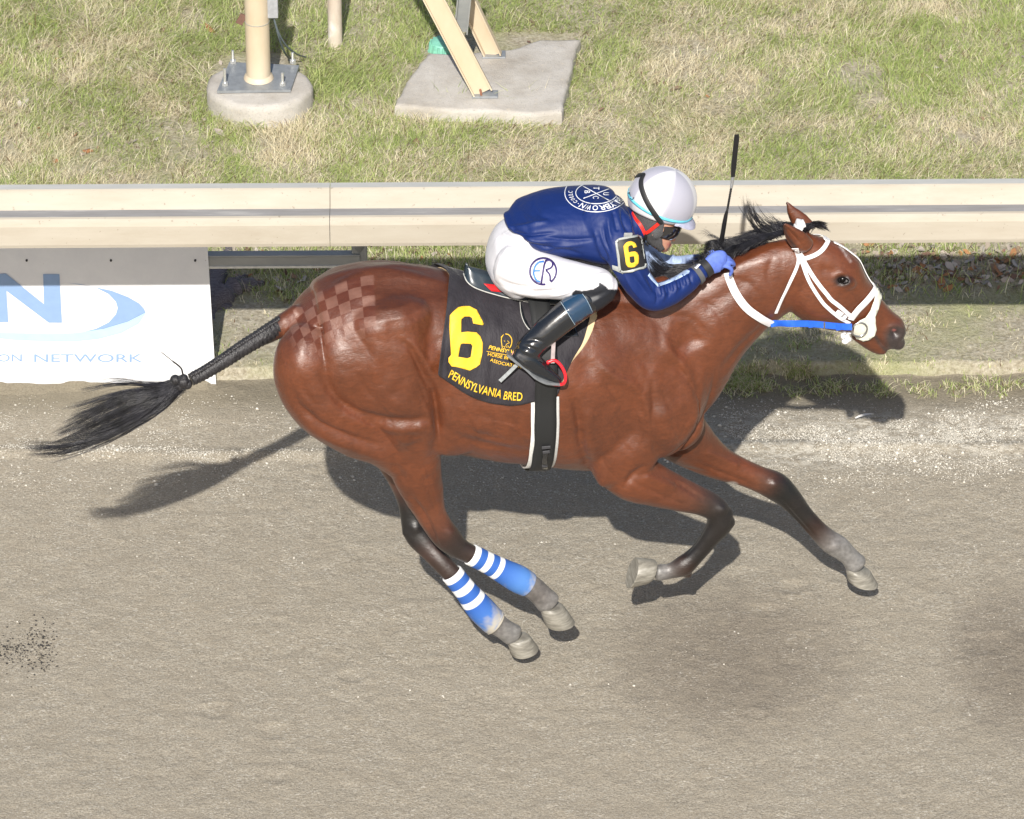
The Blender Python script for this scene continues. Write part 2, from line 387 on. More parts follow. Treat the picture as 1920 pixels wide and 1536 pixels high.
# ------------------------------------------------------------------ box helper
def bm_new(): return bmesh.new()
def box(bm, c, s, rot=None, bev=0.0):
    r = bmesh.ops.create_cube(bm, size=1); vs = r['verts']
    for v in vs: v.co = Vector((v.co.x*s[0], v.co.y*s[1], v.co.z*s[2]))
    if bev:
        es = list({e for v in vs for e in v.link_edges}); rr = bmesh.ops.bevel(bm, geom=es, offset=bev, segments=2, affect='EDGES', profile=0.5)
        vs = list({v for f in rr['faces'] for v in f.verts} | {v for v in vs if v.is_valid})
        vs = [v for v in vs if v.is_valid]
    for v in vs:
        p = v.co.copy()
        if rot is not None: p = rot @ p
        v.co = p+Vector(c)
    return vs
def tube(bm, pts, rad, n=12, caps=True):
    pts = [np.asarray(p, float) for p in pts]; rings = []
    rad = rad if hasattr(rad, '__len__') else [rad]*len(pts)
    ref = V(0.3, 0.2, 1.0)
    for i, p in enumerate(pts):
        t = pts[min(i+1, len(pts)-1)]-pts[max(i-1, 0)]; t = t/(np.linalg.norm(t)+1e-9)
        if i == 0:
            if abs(t@ref)/np.linalg.norm(ref) > 0.95: ref = V(1, .1, 0)
        a = ref-t*(ref@t); a /= np.linalg.norm(a); ref = a; b = np.cross(t, a)
        rings.append([bm.verts.new(p+rad[i]*(math.cos(2*math.pi*k/n)*a+math.sin(2*math.pi*k/n)*b)) for k in range(n)])
    for i in range(len(rings)-1):
        for k in range(n): bm.faces.new((rings[i][k], rings[i][(k+1) % n], rings[i+1][(k+1) % n], rings[i+1][k]))
    if caps:
        bm.faces.new(rings[0][::-1]); bm.faces.new(rings[-1])
def bm_obj(name, bm, mat, smooth=False, **k):
    bmesh.ops.recalc_face_normals(bm, faces=bm.faces)
    me = bpy.data.meshes.new(name); bm.to_mesh(me); bm.free()
    if smooth:
        me.polygons.foreach_set('use_smooth', [True]*len(me.polygons))
        try: me.set_sharp_from_angle(angle=math.radians(38))
        except Exception: pass
    return link(name, me, mat, **k)
def empty(name, label, cat, yaw=0.0, loc=(0, 0, 0), group=None):
    o = bpy.data.objects.new(name, None); SC.collection.objects.link(o); o.location = loc; o.rotation_euler = (0, 0, yaw)
    o['label'] = label; o['category'] = cat
    if group: o['group'] = group
    return o

# ------------------------------------------------------------------ safety rail
ZR = 1.07
YR = W.atz(960, 461, ZR)[1]
mcream = M('cream_rail_paint')
dr = mcream.noise(3, 6, 0.65, stretch=(1, 6, 6)); st = mcream.noise(40, 4, 0.7, stretch=(0.15, 1, 1))
bc = mcream.ramp(dr, [(0.3, (.40, .358, .292)), (0.7, (.455, .42, .355))])
bc = mcream.mix(mcream.ramp(st, [(0.62, 0.0), (0.8, 0.35)]), bc, (.40, .36, .30))
bc = mcream.mix(mcream.ramp(mcream.noise(1.3, 8, .72, stretch=(1, 3, 3)), [(.52, 0.0), (.68, .40)]), bc, (.33, .285, .22)); bc = mcream.mix(mcream.ramp(mcream.noise(50, 3, .6), [(.66, 0.0), (.70, .6)]), bc, (.22, .19, .15))
mcream.set(base=bc, rough=0.75, spec=0.25); mcream.bump(mcream.noise(30, 3), 0.05, 0.004)
mgroove = M('weathered_grey_insert')
gn = mgroove.noise(22, 5, 0.7, stretch=(0.12, 1, 1)); g2_ = mgroove.noise(150, 3, 0.6)
gb = mgroove.ramp(gn, [(0.3, (.21, .205, .205)), (0.55, (.26, .258, .262)), (0.72, (.42, .41, .40))])
mgroove.set(base=gb, rough=0.8)
mtop = M('chalky_rail_top'); mtop.set(base=mtop.ramp(mtop.noise(14, 5, .7, stretch=(.3, 1, 1)), [(0.3, (.40, .405, .39)), (0.7, (.48, .48, .46))]), rough=0.7)
def rail_profile():
    return [(0.004, 1.07), (0.0, 1.085), (0.0, 1.165), (0.006, 1.180), (0.018, 1.190), (0.030, 1.192), (0.034, 1.186), (0.092, 1.186), (0.096, 1.190), (0.138, 1.238), (0.144, 1.243), (0.150, 1.246), (0.192, 1.243), (0.200, 1.236), (0.204, 1.07)]
rail = empty('safety_rail', 'cream running rail with a grey groove along its top, seam near its middle', 'rail', loc=(0, YR, 0))
def rail_seg(x0, x1):
    pr = rail_profile(); bm = bm_new(); nx = 2
    xs_ = [x0, x1]; rows = [[bm.verts.new((x, a, b)) for a, b in pr] for x in xs_]
    n = len(pr)
    for i in range(n):
        f = bm.faces.new((rows[0][i], rows[1][i], rows[1][(i+1) % n], rows[0][(i+1) % n]))
        f.material_index = 1 if i == 6 else (2 if i in (11,) else 0)
    bm.faces.new(rows[0][::-1]); bm.faces.new(rows[1])
    o = bm_obj('rail_section', bm, [mcream.m, mgroove.m, mtop.m], smooth=False, parent=rail)
xj = W.atz(619, 430, 1.12)[0]
rail_seg(-30, xj-0.0012); rail_seg(xj+0.0012, 30)
bm = bm_new(); box(bm, (xj, 0.10, 1.13), (0.08, 0.16, 0.09)); bm_obj('joint_sleeve', bm, mgroove.m, parent=rail)
msteel = M('galvanised_steel'); sn = msteel.noise(14, 5, 0.6, stretch=(0.3, 1, 1))
msteel.set(base=msteel.ramp(sn, [(0.3, (.27, .285, .29)), (0.7, (.37, .38, .375))]), rough=0.5, metal=0.35)

# sign board, its carrier bar and post
YS = W.atz(200, 716, 0.0)[1]
zb_t = (W.P + W.ray(540, 472)*((YS-W.P[1])/W.ray(540, 472)[1]))[2]
zb_b = (W.P + W.ray(540, 499)*((YS-W.P[1])/W.ray(540, 499)[1]))[2]
xp0, xp1 = W.aty(658, 480, YS)[0], W.aty(690, 480, YS)[0]
for i in range(2):
    sx = (xp0+xp1)/2-i*2.44
    t = empty('rail_post', ['grey steel post holding the rail up behind the horse rump', 'grey steel post holding the rail up behind the white sign'][i], 'post', loc=(sx, YS, 0), group='posts under the rail')
    bm = bm_new(); box(bm, (0, 0.02, 0.31), (0.062, 0.05, 0.68), bev=0.003); bm_obj('upright', bm, msteel.m, parent=t)
    bm = bm_new(); tube(bm, [(0, 0.02, 0.60), (0, -0.02, 0.68), (0, (YR-YS)*.5, 0.92), (0, YR-YS+0.16, 1.09)], 0.024); bm_obj('arm', bm, msteel.m, smooth=True, parent=t)
bar = empty('carrier_bar', 'grey channel bar running from the sign board to the rail post', 'bar', loc=(0, YS, 0))
zc = (zb_t+zb_b)/2; hb = zb_t-zb_b; bx0 = xp0-2.44+.03; bx1 = xp1-0.033
bm = bm_new(); box(bm, ((bx0+bx1)/2, -0.012, zc-0.005), (bx1-bx0, 0.006, hb*0.62)); bm_obj('web', bm, msteel.m, parent=bar)
bm = bm_new(); box(bm, ((bx0+bx1)/2, 0.004, zc+hb*0.31), (bx1-bx0, 0.04, 0.008), bev=.001); bm_obj('flange', bm, msteel.m, parent=bar)
bm = bm_new(); box(bm, ((bx0+bx1)/2, -0.004, zc-hb*0.40), (bx1-bx0, 0.034, 0.010), bev=.001); bm_obj('flange', bm, simple('pale_flange', (.62, .62, .58), .6), parent=bar)

mw = M('white_sign_sheet'); wn = mw.noise(8, 5, .7); sp_ = mw.noise(70, 2, .5)
mw.set(base=mw.mix(mw.ramp(sp_, [(0.74, 0.0), (0.78, 0.7)]), mw.ramp(wn, [(0.3, (.70, .71, .74)), (0.7, (.78, .79, .81))]), (.45, .42, .38)), rough=0.45)
sign = empty('sign_board', 'white advertising board with blue N and swoosh standing under the rail', 'sign', loc=(0, YS-0.025, 0))
P0 = lambda px, py, off=0.0: W.aty(px, py, YS-0.025-off)
xr_t = W.aty(389, 466, YS-.025)[0]; xr_b = W.aty(405, 713, YS-.025)[0]; zt = W.aty(200, 458, YS-.025)[2]; xl = W.aty(-330, 600, YS-.025)[0]
bm = bm_new(); nb = 60
top = [bm.verts.new((xl+(xr_t-xl)*i/nb, 0, zt)) for i in range(nb+1)]
bot = [bm.verts.new((xl+(xr_b-xl)*i/nb, 0, -0.02)) for i in range(nb+1)]
fs = [bm.faces.new((bot[i], bot[i+1], top[i+1], top[i])) for i in range(nb)]
r = bmesh.ops.extrude_face_region(bm, geom=fs); bmesh.ops.translate(bm, verts=[g for g in r['geom'] if isinstance(g, bmesh.types.BMVert)], vec=(0, .008, 0))
bm_obj('board', bm, mw.m, parent=sign)
def flat_poly(name, polys, off, mat, parent, frame_y, conv, thick=0.0):
    vs, fs = [], []
    for loops in polys:
        L3 = [[Vector((p[0], p[1], 0)) for p in lp] for lp in loops]
        tr_ = tessellate_polygon(L3); flat = [p for lp in L3 for p in lp]; b = len(vs)
        for p in flat:
            x, y = conv(p.x, p.y); q = W.aty(x, y, frame_y-off); vs.append((q[0], -off, q[2]))
        fs += [tuple(b+i for i in t_) for t_ in tr_]
    me = mkmesh(name, vs, fs, smooth=False); recalc(me); return link(name, me, mat, parent=parent)
cv = lambda x, y: (x/3.339, 440+y/3.339)
mb1 = simple('faded_blue_print', (.24, .36, .58), .5, .05, 20); mb2 = simple('faded_aqua_print', (.42, .66, .74), .5, .05, 20)
flat_poly('letter_shape', [[[(-75, 245), (38, 245), (275, 435), (270, 248), (372, 248), (388, 552), (305, 552), (40, 352), (52, 548), (-65, 548)]]], 0.003, mb1, sign, YS-.025, cv)
flat_poly('swoosh', [[[(425, 302), (560, 322), (700, 352), (800, 390), (870, 430), (900, 462), (912, 488), (800, 545), (650, 590), (530, 607), (600, 590), (680, 550), (725, 500), (737, 460), (725, 420), (680, 372), (600, 332), (500, 310)]]], 0.003, mb1, sign, YS-.025, cv)
flat_poly('swoosh_trail', [[[(912, 490), (870, 555), (760, 615), (620, 652), (480, 668), (300, 668), (100, 660), (0, 650), (-200, 640), (-200, 606), (0, 614), (150, 617), (300, 622), (480, 615), (650, 592), (800, 547)]]], 0.0045, mb2, sign, YS-.025, cv)
def text2d(s, offset=0.0, shear=0.0):
    cu = bpy.data.curves.new('t', 'FONT'); cu.body = s; cu.size = 1; cu.resolution_u = 4; cu.offset = offset; cu.shear = shear
    ob = bpy.data.objects.new('t', cu); SC.collection.objects.link(ob)
    dg = bpy.context.evaluated_depsgraph_get(); me = bpy.data.meshes.new_from_object(ob.evaluated_get(dg))
    v = np.array([tuple(q.co) for q in me.vertices]); f = [tuple(p.vertices) for p in me.polygons]
    bpy.data.objects.remove(ob); bpy.data.curves.remove(cu); bpy.data.meshes.remove(me)
    return v, f
def sign_text(s, x0, x1, yb, yt, name):
    v, f = text2d(s, 0.004); mn, mx = v.min(0), v.max(0)
    vs = []
    for q in v:
        px = x0+(q[0]-mn[0])/(mx[0]-mn[0])*(x1-x0); py = yb-(q[1])/0.7*(yb-yt)-(px-150)*0.00
        p = W.aty(px, py, YS-.028); vs.append((p[0], -0.003, p[2]))
    me = mkmesh(name, vs, f, smooth=False); recalc(me); link(name, me, mb1, parent=sign)
sign_text('ON', -4, 41, 678, 664, 'lettering'); sign_text('NETWORK', 64, 267, 679, 664, 'lettering')
mdark = simple('dark_metal', (.05, .05, .055), .5, metal=.5)
for bx_ in (50, 208, 366):
    p = W.aty(bx_, 488, YS-.025); bm = bm_new(); bmesh.ops.create_cone(bm, cap_ends=True, segments=10, radius1=.005, radius2=.004, depth=.006, matrix=Matrix.Translation((p[0], -.003, p[2])) @ Matrix.Rotation(math.pi/2, 4, 'X')); bm_obj('bolt', bm, mdark, parent=sign)
# soil heaped along the sign foot
bm = bm_new(); rows = []
for i in range(141):
    px = -330+i*(400+330)/140; X_ = W.aty(px, 712, YS-.03)[0]
    hh = 0.004+0.016*fbm(np.array([X_*7.0]), np.array([1.0]), 4, 5)[0]+0.010*max(0, vnoise(np.array([px/26.0]), np.array([3.0]), 4)[0]-.55)*2
    if px > 385: hh *= (400-px)/15
    rows.append([bm.verts.new((X_, YS-.029+.0, hh)), bm.verts.new((X_, YS-.045, hh*.7)), bm.verts.new((X_, YS-.09, -.004))])
for a, b in zip(rows[:-1], rows[1:]):
    for j in range(2): bm.faces.new((a[j], b[j], b[j+1], a[j+1]))
o = bm_obj('soil_bank', bm, bpy.data.materials['track_dirt'], smooth=True, kind='structure')

# ------------------------------------------------------------------ weathered root
mroot = M('weathered_wood'); rn = mroot.noise(30, 6, .7, stretch=(1, 8, 8)); mroot.set(base=mroot.ramp(rn, [(0.3, (.07, .06, .065)), (0.55, (.19, .17, .19)), (.75, (.33, .31, .34))]), rough=0.85); mroot.bump(rn, .9, .01)
bm = bm_new()
def limb(pts, rr):
    P_ = [W.atz(a, b)+V(0, 0, c) for a, b, c in pts]
    # densify
    D, Rr = [], []
    for i in range(len(P_)-1):
        for k in range(6):
            u = k/6; D.append(P_[i]*(1-u)+P_[i+1]*u+V(0, 0, .004*random.uniform(-1, 1))); Rr.append((rr[i]*(1-u)+rr[i+1]*u)*(1+.18*random.uniform(-1, 1)))
    D.append(P_[-1]); Rr.append(rr[-1]); tube(bm, D, Rr, 10)
limb([(350, 600, .03), (400, 590, .05), (440, 562, .05), (480, 552, .04), (512, 546, .03)], [.05, .055, .045, .026, .012])
limb([(395, 590, .05), (408, 540, .06), (422, 505, .05), (432, 478, .04)], [.05, .036, .026, .016])
limb([(395, 592, .04), (425, 592, .03), (452, 584, .02)], [.045, .03, .01])
limb([(390, 595, .04), (400, 618, .02), (410, 632, .005)], [.04, .02, .01])
limb([(400, 580, .05), (440, 550, .05), (470, 528, .03)], [.04, .02, .008])
bm_obj('weathered_root', bm, mroot.m, smooth=True, label='grey weathered tree root lying in the grass beside the white sign', cat='driftwood')

# ------------------------------------------------------------------ footings, poles, A frame
mcon = M('rough_concrete'); n1 = mcon.noise(5, 6, .65); n2 = mcon.noise(160, 4, .7); n3 = mcon.noise(60, 3, .5)
cb = mcon.ramp(n1, [(0.3, (.34, .31, .27)), (0.7, (.52, .50, .47))]); cb = mcon.mix(mcon.ramp(n2, [(.56, 0.0), (.68, .7)]), cb, (.22, .20, .18)); cb = mcon.mix(mcon.ramp(n3, [(.6, 0.), (.75, .35)]), cb, (.58, .50, .38))
mcon.set(base=cb, rough=0.9); mcon.bump(n2, .6, .004); mcon.bump(n1, .4, .02)
def footing(name, outline, ztop, label, bev=0.02):
    bm = bm_new(); pts = [W.atz(a, b, ztop) for a, b in outline]
    # densify with a wavering edge
    D = []
    for i, p in enumerate(pts):
        q = pts[(i+1) % len(pts)]; L_ = np.linalg.norm(q-p); k = max(1, int(L_/.03))
        for j in range(k): D.append(p+(q-p)*j/k+V(random.uniform(-1, 1), random.uniform(-1, 1), 0)*.004)
    t_ = [bm.verts.new(p) for p in D]; f = bm.faces.new(t_)
    if f.normal.z < 0: f.normal_flip()
    r = bmesh.ops.extrude_face_region(bm, geom=[f]); nv = [g for g in r['geom'] if isinstance(g, bmesh.types.BMVert)]
    bmesh.ops.translate(bm, verts=nv, vec=(0, 0, -(ztop+.12)))
    es = [e for e in bm.edges if all(abs(v.co.z-ztop) < 1e-5 for v in e.verts)]
    bmesh.ops.bevel(bm, geom=es, offset=bev, segments=3, affect='EDGES', profile=.6)
    return bm_obj(name, bm, mcon.m, smooth=True, label=label, cat='footing')
circ = [(486+100*math.cos(a), 158+44*math.sin(a)) for a in np.linspace(0, 2*math.pi, 28, endpoint=False)]
footing('round_footing', [(px, py) for px, py in circ], 0.15, 'round concrete footing under the tan light pole', .03)
footing('concrete_slab', [(738, 197), (762, 152), (802, 98), (850, 100), (958, 92), (1010, 74), (1088, 72), (1075, 110), (1060, 180), (1055, 208), (1000, 214), (930, 208), (840, 206)], 0.105, 'pale concrete slab under the braced steel legs')
pb = W.atz(485, 146, .168)
mtan = M('tan_pole_paint'); mtan.set(base=mtan.ramp(mtan.noise(6, 4, .6, stretch=(1, 1, .4)), [(.3, (.52, .42, .29)), (.7, (.60, .52, .40))]), rough=.5)
pole = empty('light_pole', 'thick tan pole bolted to a grey plate on the round footing', 'pole', loc=tuple(pb))
bm = bm_new(); tube(bm, [(0, 0, 0.0), (0, 0, 3.2)], .052, 32); bm_obj('shaft', bm, mtan.m, smooth=True, parent=pole)
bm = bm_new(); tube(bm, [(0, 0, 0.0), (0, 0, .012), (0, 0, .02)], [.064, .06, .053], 32); bm_obj('weld_collar', bm, mtan.m, smooth=True, parent=pole)
mplate = simple('grey_plate', (.29, .31, .33), .45, .15, 30, metal=.4)
bm = bm_new(); pl = [W.atz(a, b, .168)-pb for a, b in [(407, 170), (545, 168), (561, 122), (430, 116)]]
f = bm.faces.new([bm.verts.new(p+V(0, 0, -.001)) for p in pl]); r = bmesh.ops.extrude_face_region(bm, geom=[f]); bmesh.ops.translate(bm, verts=[g for g in r['geom'] if isinstance(g, bmesh.types.BMVert)], vec=(0, 0, -.012))
bm_obj('base_plate', bm, mplate, parent=pole)
mbolt = simple('bright_bolt', (.62, .62, .60), .35, .1, metal=.6)
for a, b, hh in ((422, 160, .08), (530, 160, .06), (437, 118, .06), (549, 118, .05)):
    q = W.atz(a, b, .168)-pb; bm = bm_new(); tube(bm, [q, q+V(0, 0, hh)], .006, 10); tube(bm, [q, q+V(0, 0, .014)], .014, 6); bm_obj('anchor_bolt', bm, mbolt, parent=pole)
bm = bm_new(); tube(bm, [(0, 0, .275), (0, 0, .279)], .0535, 32); bm_obj('wire_band', bm, mbolt, smooth=True, parent=pole)
q = W.aty(452, 24, pb[1]-.0)-pb; bm = bm_new(); box(bm, (-.066, -.01, .29), (.03, .006, .05), Matrix.Rotation(.5, 3, 'Y')); bm_obj('tag', bm, simple('brown_tag', (.16, .09, .07)), parent=pole)
bm = bm_new(); box(bm, (.068, .0, .36), (.045, .05, .12), bev=.004); bm_obj('junction_box', bm, simple('box_grey', (.33, .34, .36), .5), parent=pole)
# cables
t = empty('cable_pair', 'two thin grey cables looping from the tan pole into the grass', 'cable', loc=tuple(pb))
mcab = simple('cable_grey', (.12, .15, .17), .5)
for e in ((578, 108), (545, 112)):
    g0 = W.atz(*e, .04)-pb; bm = bm_new(); a0 = V(.07, 0, .30)
    pts = [a0*(1-u)**2+2*u*(1-u)*V(a0[0]+.03, -.01, .12)+g0*u*u for u in np.linspace(0, 1, 14)]; tube(bm, pts, .004, 8); bm_obj('cable', bm, mcab, smooth=True, parent=t)
# second pipe
p2 = W.atz(629, 92, .03); bm = bm_new(); tube(bm, [p2+V(0, 0, -.05), p2+V(0, 0, 2.6)], .031, 24)
mp2 = M('scuffed_pipe'); mp2.set(base=mp2.ramp(mp2.noise(9, 5, .7, stretch=(1, 1, .5)), [(.3, (.42, .33, .26)), (.6, (.56, .50, .43)), (.75, (.70, .70, .70))]), rough=.5)
bm_obj('standing_pipe', bm, mp2.m, smooth=True, label='slim tan pipe standing in the grass between the pole and the slab', cat='pipe')
# A frame
afr = empty('braced_steel_legs', 'cream steel channel legs with a grey brace standing on the concrete slab', 'frame', loc=tuple(W.atz(905, 176, .11)))
A0 = np.array(afr.location)
def channel(p0, p1, wd, dp, mat, name, up=V(0, -1, .3)):
    p0, p1 = np.asarray(p0), np.asarray(p1); t = (p1-p0)/np.linalg.norm(p1-p0); b = np.cross(t, up); b /= np.linalg.norm(b); n_ = np.cross(b, t)
    bm = bm_new(); pr = [(-wd/2, dp), (-wd/2+.006, dp), (-wd/2+.006, .007), (wd/2-.006, .007), (wd/2-.006, dp), (wd/2, dp), (wd/2, 0), (-wd/2, 0)]
    rows = [[bm.verts.new(p+b*a+n_*c) for a, c in pr] for p in (p0, p1)]
    for i in range(8): bm.faces.new((rows[0][i], rows[1][i], rows[1][(i+1) % 8], rows[0][(i+1) % 8]))
    bm.faces.new(rows[0]); bm.faces.new(rows[1][::-1]); return bm_obj(name, bm, mat, parent=afr)
yA = A0[1]
b0 = V(0, 0, .01); b1 = W.aty(815, 0, yA+.02)-A0; b1 = b0+(b1-b0)*1.9
channel(b0, b1, .085, .03, mtan.m, 'leg')
yB = W.atz(925, 103, .11)[1]
c0_ = W.atz(926, 102, .11)-A0; c1_ = W.aty(878, 0, yB)-A0; c1_ = c0_+(c1_-c0_)*2.2
channel(c0_, c1_, .075, .03, mtan.m, 'leg', V(-.25, -1, .3))
d0_ = W.aty(864, 58, (yA+yB)/2)-A0; d1_ = W.aty(876, -60, (yA+yB)/2)-A0
channel(d0_, d1_, .06, .03, msteel.m, 'brace')
bm = bm_new(); box(bm, (.01, -.005, .0), (.11, .06, .01), bev=.002); bm_obj('foot_plate', bm, mplate, parent=afr)
bm = bm_new(); box(bm, tuple(c0_+V(.0, 0, -.002)), (.10, .06, .01), bev=.002); bm_obj('foot_plate', bm, mplate, parent=afr)
bm = bm_new(); tube(bm, [(-.005, -.02, .0), (-.01, -.025, .035)], .005, 8); bm_obj('rusty_bolt', bm, simple('rust', (.30, .13, .08), .8), parent=afr)
# green cap
g0 = W.atz(832, 104, .03); mgreen = simple('sea_green_plastic', (.20, .50, .38), .5, .2, 25)
gc = empty('green_valve_cap', 'round sea green plastic cap behind the cream leg on the slab edge', 'cap', loc=tuple(g0))
bm = bm_new(); tube(bm, [(0, 0, -.03), (0, 0, .012), (0, 0, .02)], [.075, .075, .07], 36); bm_obj('flange', bm, mgreen, smooth=True, parent=gc)
bm = bm_new(); tube(bm, [(0, .01, .018), (0, .01, .055), (0, .01, .064), (0, .01, .068)], [.062, .058, .052, .03], 36)
for k in range(16):
    a = k*math.pi/8; tube(bm, [(.06*math.cos(a), .01+.06*math.sin(a), .018), (.057*math.cos(a), .01+.057*math.sin(a), .06)], .006, 6)
bm_obj('lid', bm, mgreen, smooth=True, parent=gc)
# feather on the track
fp = W.atz(1618, 782, .012); bm = bm_new(); K = 10; Lf = []
for i in range(K+1):
    u = i/K; wd = .008*math.sin(math.pi*min(1, u*.9+.1))**.7; c = fp+V((u-.4)*.075, (u-.4)*.030, .006*math.sin(u*3)); Lf.append([bm.verts.new(c+V(-wd*.5, wd, .003)), bm.verts.new(c), bm.verts.new(c+V(wd*.5, -wd, .004))])
for a, b in zip(Lf[:-1], Lf[1:]):
    for j in range(2): bm.faces.new((a[j], b[j], b[j+1], a[j+1]))
bm_obj('feather', bm, simple('white_feather', (.55, .54, .52), .7, .1), smooth=True, label='small white feather lying on the pale crumbs of the track', cat='feather')
# ================================================================== lofts traced in the horse's own frame
def cr(P, n=8):
    P = np.asarray(P, float); Q = np.vstack([2*P[0]-P[1], P, 2*P[-1]-P[-2]]); out = []
    for i in range(1, len(Q)-2):
        for k in range(n):
            t = k/n; a, b, c, d = Q[i-1], Q[i], Q[i+1], Q[i+2]
            out.append(0.5*((2*b)+(-a+c)*t+(2*a-5*b+4*c-d)*t*t+(-a+3*b-3*c+d)*t**3))
    out.append(Q[-2]); return np.array(out)
def stations(st, k=1.0, n=6):
    """st: (px, py, half width px, y[, lateral radius m or None]) -> centres, e1, e2, r1, r2"""
    A = cr([(s[0], s[1], s[2], s[3], (s[4] if len(s) > 4 and s[4] else -1)) for s in st], n)
    lat = all(len(s) > 4 and s[4] for s in st)
    C = np.array([H.aty(a[0], a[1], a[3]) for a in A]); out = []
    for i in range(len(A)):
        T = C[min(i+1, len(C)-1)]-C[max(i-1, 0)]; T /= np.linalg.norm(T)
        e2 = V(0, 1, 0)-T*T[1]; e2 /= np.linalg.norm(e2); e1 = np.cross(T, e2)
        ti = V(T@H.R, T@H.U); ti /= np.linalg.norm(ti); N = -ti[1]*H.R+ti[0]*H.U
        depth = (C[i]-H.P)@H.F; h = A[i, 2]*depth/FPX
        a1, a2 = abs(e1@N), abs(e2@N)
        if lat:
            r2 = A[i, 4]; q = h*h-(r2*a2)**2
            if q < (0.35*h)**2: r2 = math.sqrt(max(h*h-(0.35*h)**2, 1e-9))/max(a2, 1e-3); r2 = min(r2, A[i, 4]); q = max(h*h-(r2*a2)**2, (0.35*h)**2)
            r1 = math.sqrt(q)/max(a1, .3)
        else:
            r1 = h/math.sqrt(a1*a1+(k*a2)**2); r2 = k*r1
        out.append((C[i], e1, e2, r1, r2, T))
    return out
def loft(bm, st, k=1.0, n=6, seg=28, sc=1.0, p=2.0, round_=0.6, grow=0.0):
    S = stations(st, k, n) if not isinstance(st, tuple) else st[0]
    rings = []
    def ring(C, e1, e2, r1, r2):
        vs = []
        for j in range(seg):
            a = 2*math.pi*j/seg; c, s = math.cos(a), math.sin(a)
            c2 = math.copysign(abs(c)**(2/p), c); s2 = math.copysign(abs(s)**(2/p), s)
            vs.append(bm.verts.new(C+e1*c2*max(r1*sc+grow, .001)+e2*s2*max(r2*sc+grow, .001)))
        return vs
    C, e1, e2, r1, r2, T = S[0]
    for a in (80, 55, 28):
        d = math.sin(math.radians(a)); f = math.cos(math.radians(a)); rings.append(ring(C-T*min(r1, r2)*round_*d, e1, e2, r1*f, r2*f))
    for s in S: rings.append(ring(*s[:5]))
    C, e1, e2, r1, r2, T = S[-1]
    for a in (28, 55, 80):
        d = math.sin(math.radians(a)); f = math.cos(math.radians(a)); rings.append(ring(C+T*min(r1, r2)*round_*d, e1, e2, r1*f, r2*f))
    for A_, B_ in zip(rings[:-1], rings[1:]):
        for j in range(seg): bm.faces.new((A_[j], A_[(j+1) % seg], B_[(j+1) % seg], B_[j]))
    bm.faces.new(rings[0][::-1]); bm.faces.new(rings[-1])
    return S
def blob(bm, px, py, y, rx, ry, rz, ang=0.0, at=None):
    c = H.aty(px, py, y) if at is None else at
    r = bmesh.ops.create_icosphere(bm, subdivisions=4, radius=1)
    R_ = Matrix.Rotation(ang, 3, 'Y')
    for v in r['verts']: v.co = R_ @ Vector((v.co.x*rx, v.co.y*ry, v.co.z*rz)) + Vector(c)
def remesh(bm, voxel, smooth=6, fac=0.5, name='tmp'):
    bmesh.ops.recalc_face_normals(bm, faces=bm.faces)
    me = bpy.data.meshes.new(name); bm.to_mesh(me); bm.free()
    o = bpy.data.objects.new(name, me); SC.collection.objects.link(o)
    r = o.modifiers.new('r', 'REMESH'); r.mode = 'VOXEL'; r.voxel_size = voxel; r.adaptivity = 0
    if smooth:
        s = o.modifiers.new('s', 'SMOOTH'); s.factor = fac; s.iterations = smooth
    dg = bpy.context.evaluated_depsgraph_get(); out = bpy.data.meshes.new_from_object(o.evaluated_get(dg))
    bpy.data.objects.remove(o); bpy.data.meshes.remove(me)
    out.polygons.foreach_set('use_smooth', [True]*len(out.polygons)); return out
def co(me):
    a = np.empty(len(me.vertices)*3, np.float32); me.vertices.foreach_get('co', a); return a.reshape(-1, 3).astype(float)
def setco(me, v): me.vertices.foreach_set('co', v.astype(np.float32).ravel()); me.update()
def vnorm(me):
    a = np.empty(len(me.vertices)*3, np.float32); me.vertices.foreach_get('normal', a); return a.reshape(-1, 3).astype(float)
def smooth_part(me, w, it=4, fac=0.5):
    e = np.empty(len(me.edges)*2, np.int32); me.edges.foreach_get('vertices', e); e = e.reshape(-1, 2)
    v = co(me); deg = np.bincount(e.ravel(), minlength=len(v))[:, None]
    for _ in range(it):
        s = np.zeros_like(v)
        for c in range(3): s[:, c] = np.bincount(e[:, 0], v[e[:, 1], c], len(v))+np.bincount(e[:, 1], v[e[:, 0], c], len(v))
        v += (s/np.maximum(deg, 1)-v)*(fac*w)[:, None]
    setco(me, v)
def polydist(px, py, pts):
    pts = np.asarray(pts, float); D = np.full(len(px), 1e9)
    if len(pts) == 1: return np.hypot(px-pts[0, 0], py-pts[0, 1])
    for a, b in zip(pts[:-1], pts[1:]):
        d = b-a; L = d@d; t = np.clip(((px-a[0])*d[0]+(py-a[1])*d[1])/L, 0, 1)
        D = np.minimum(D, np.hypot(px-a[0]-t*d[0], py-a[1]-t*d[1]))
    return D
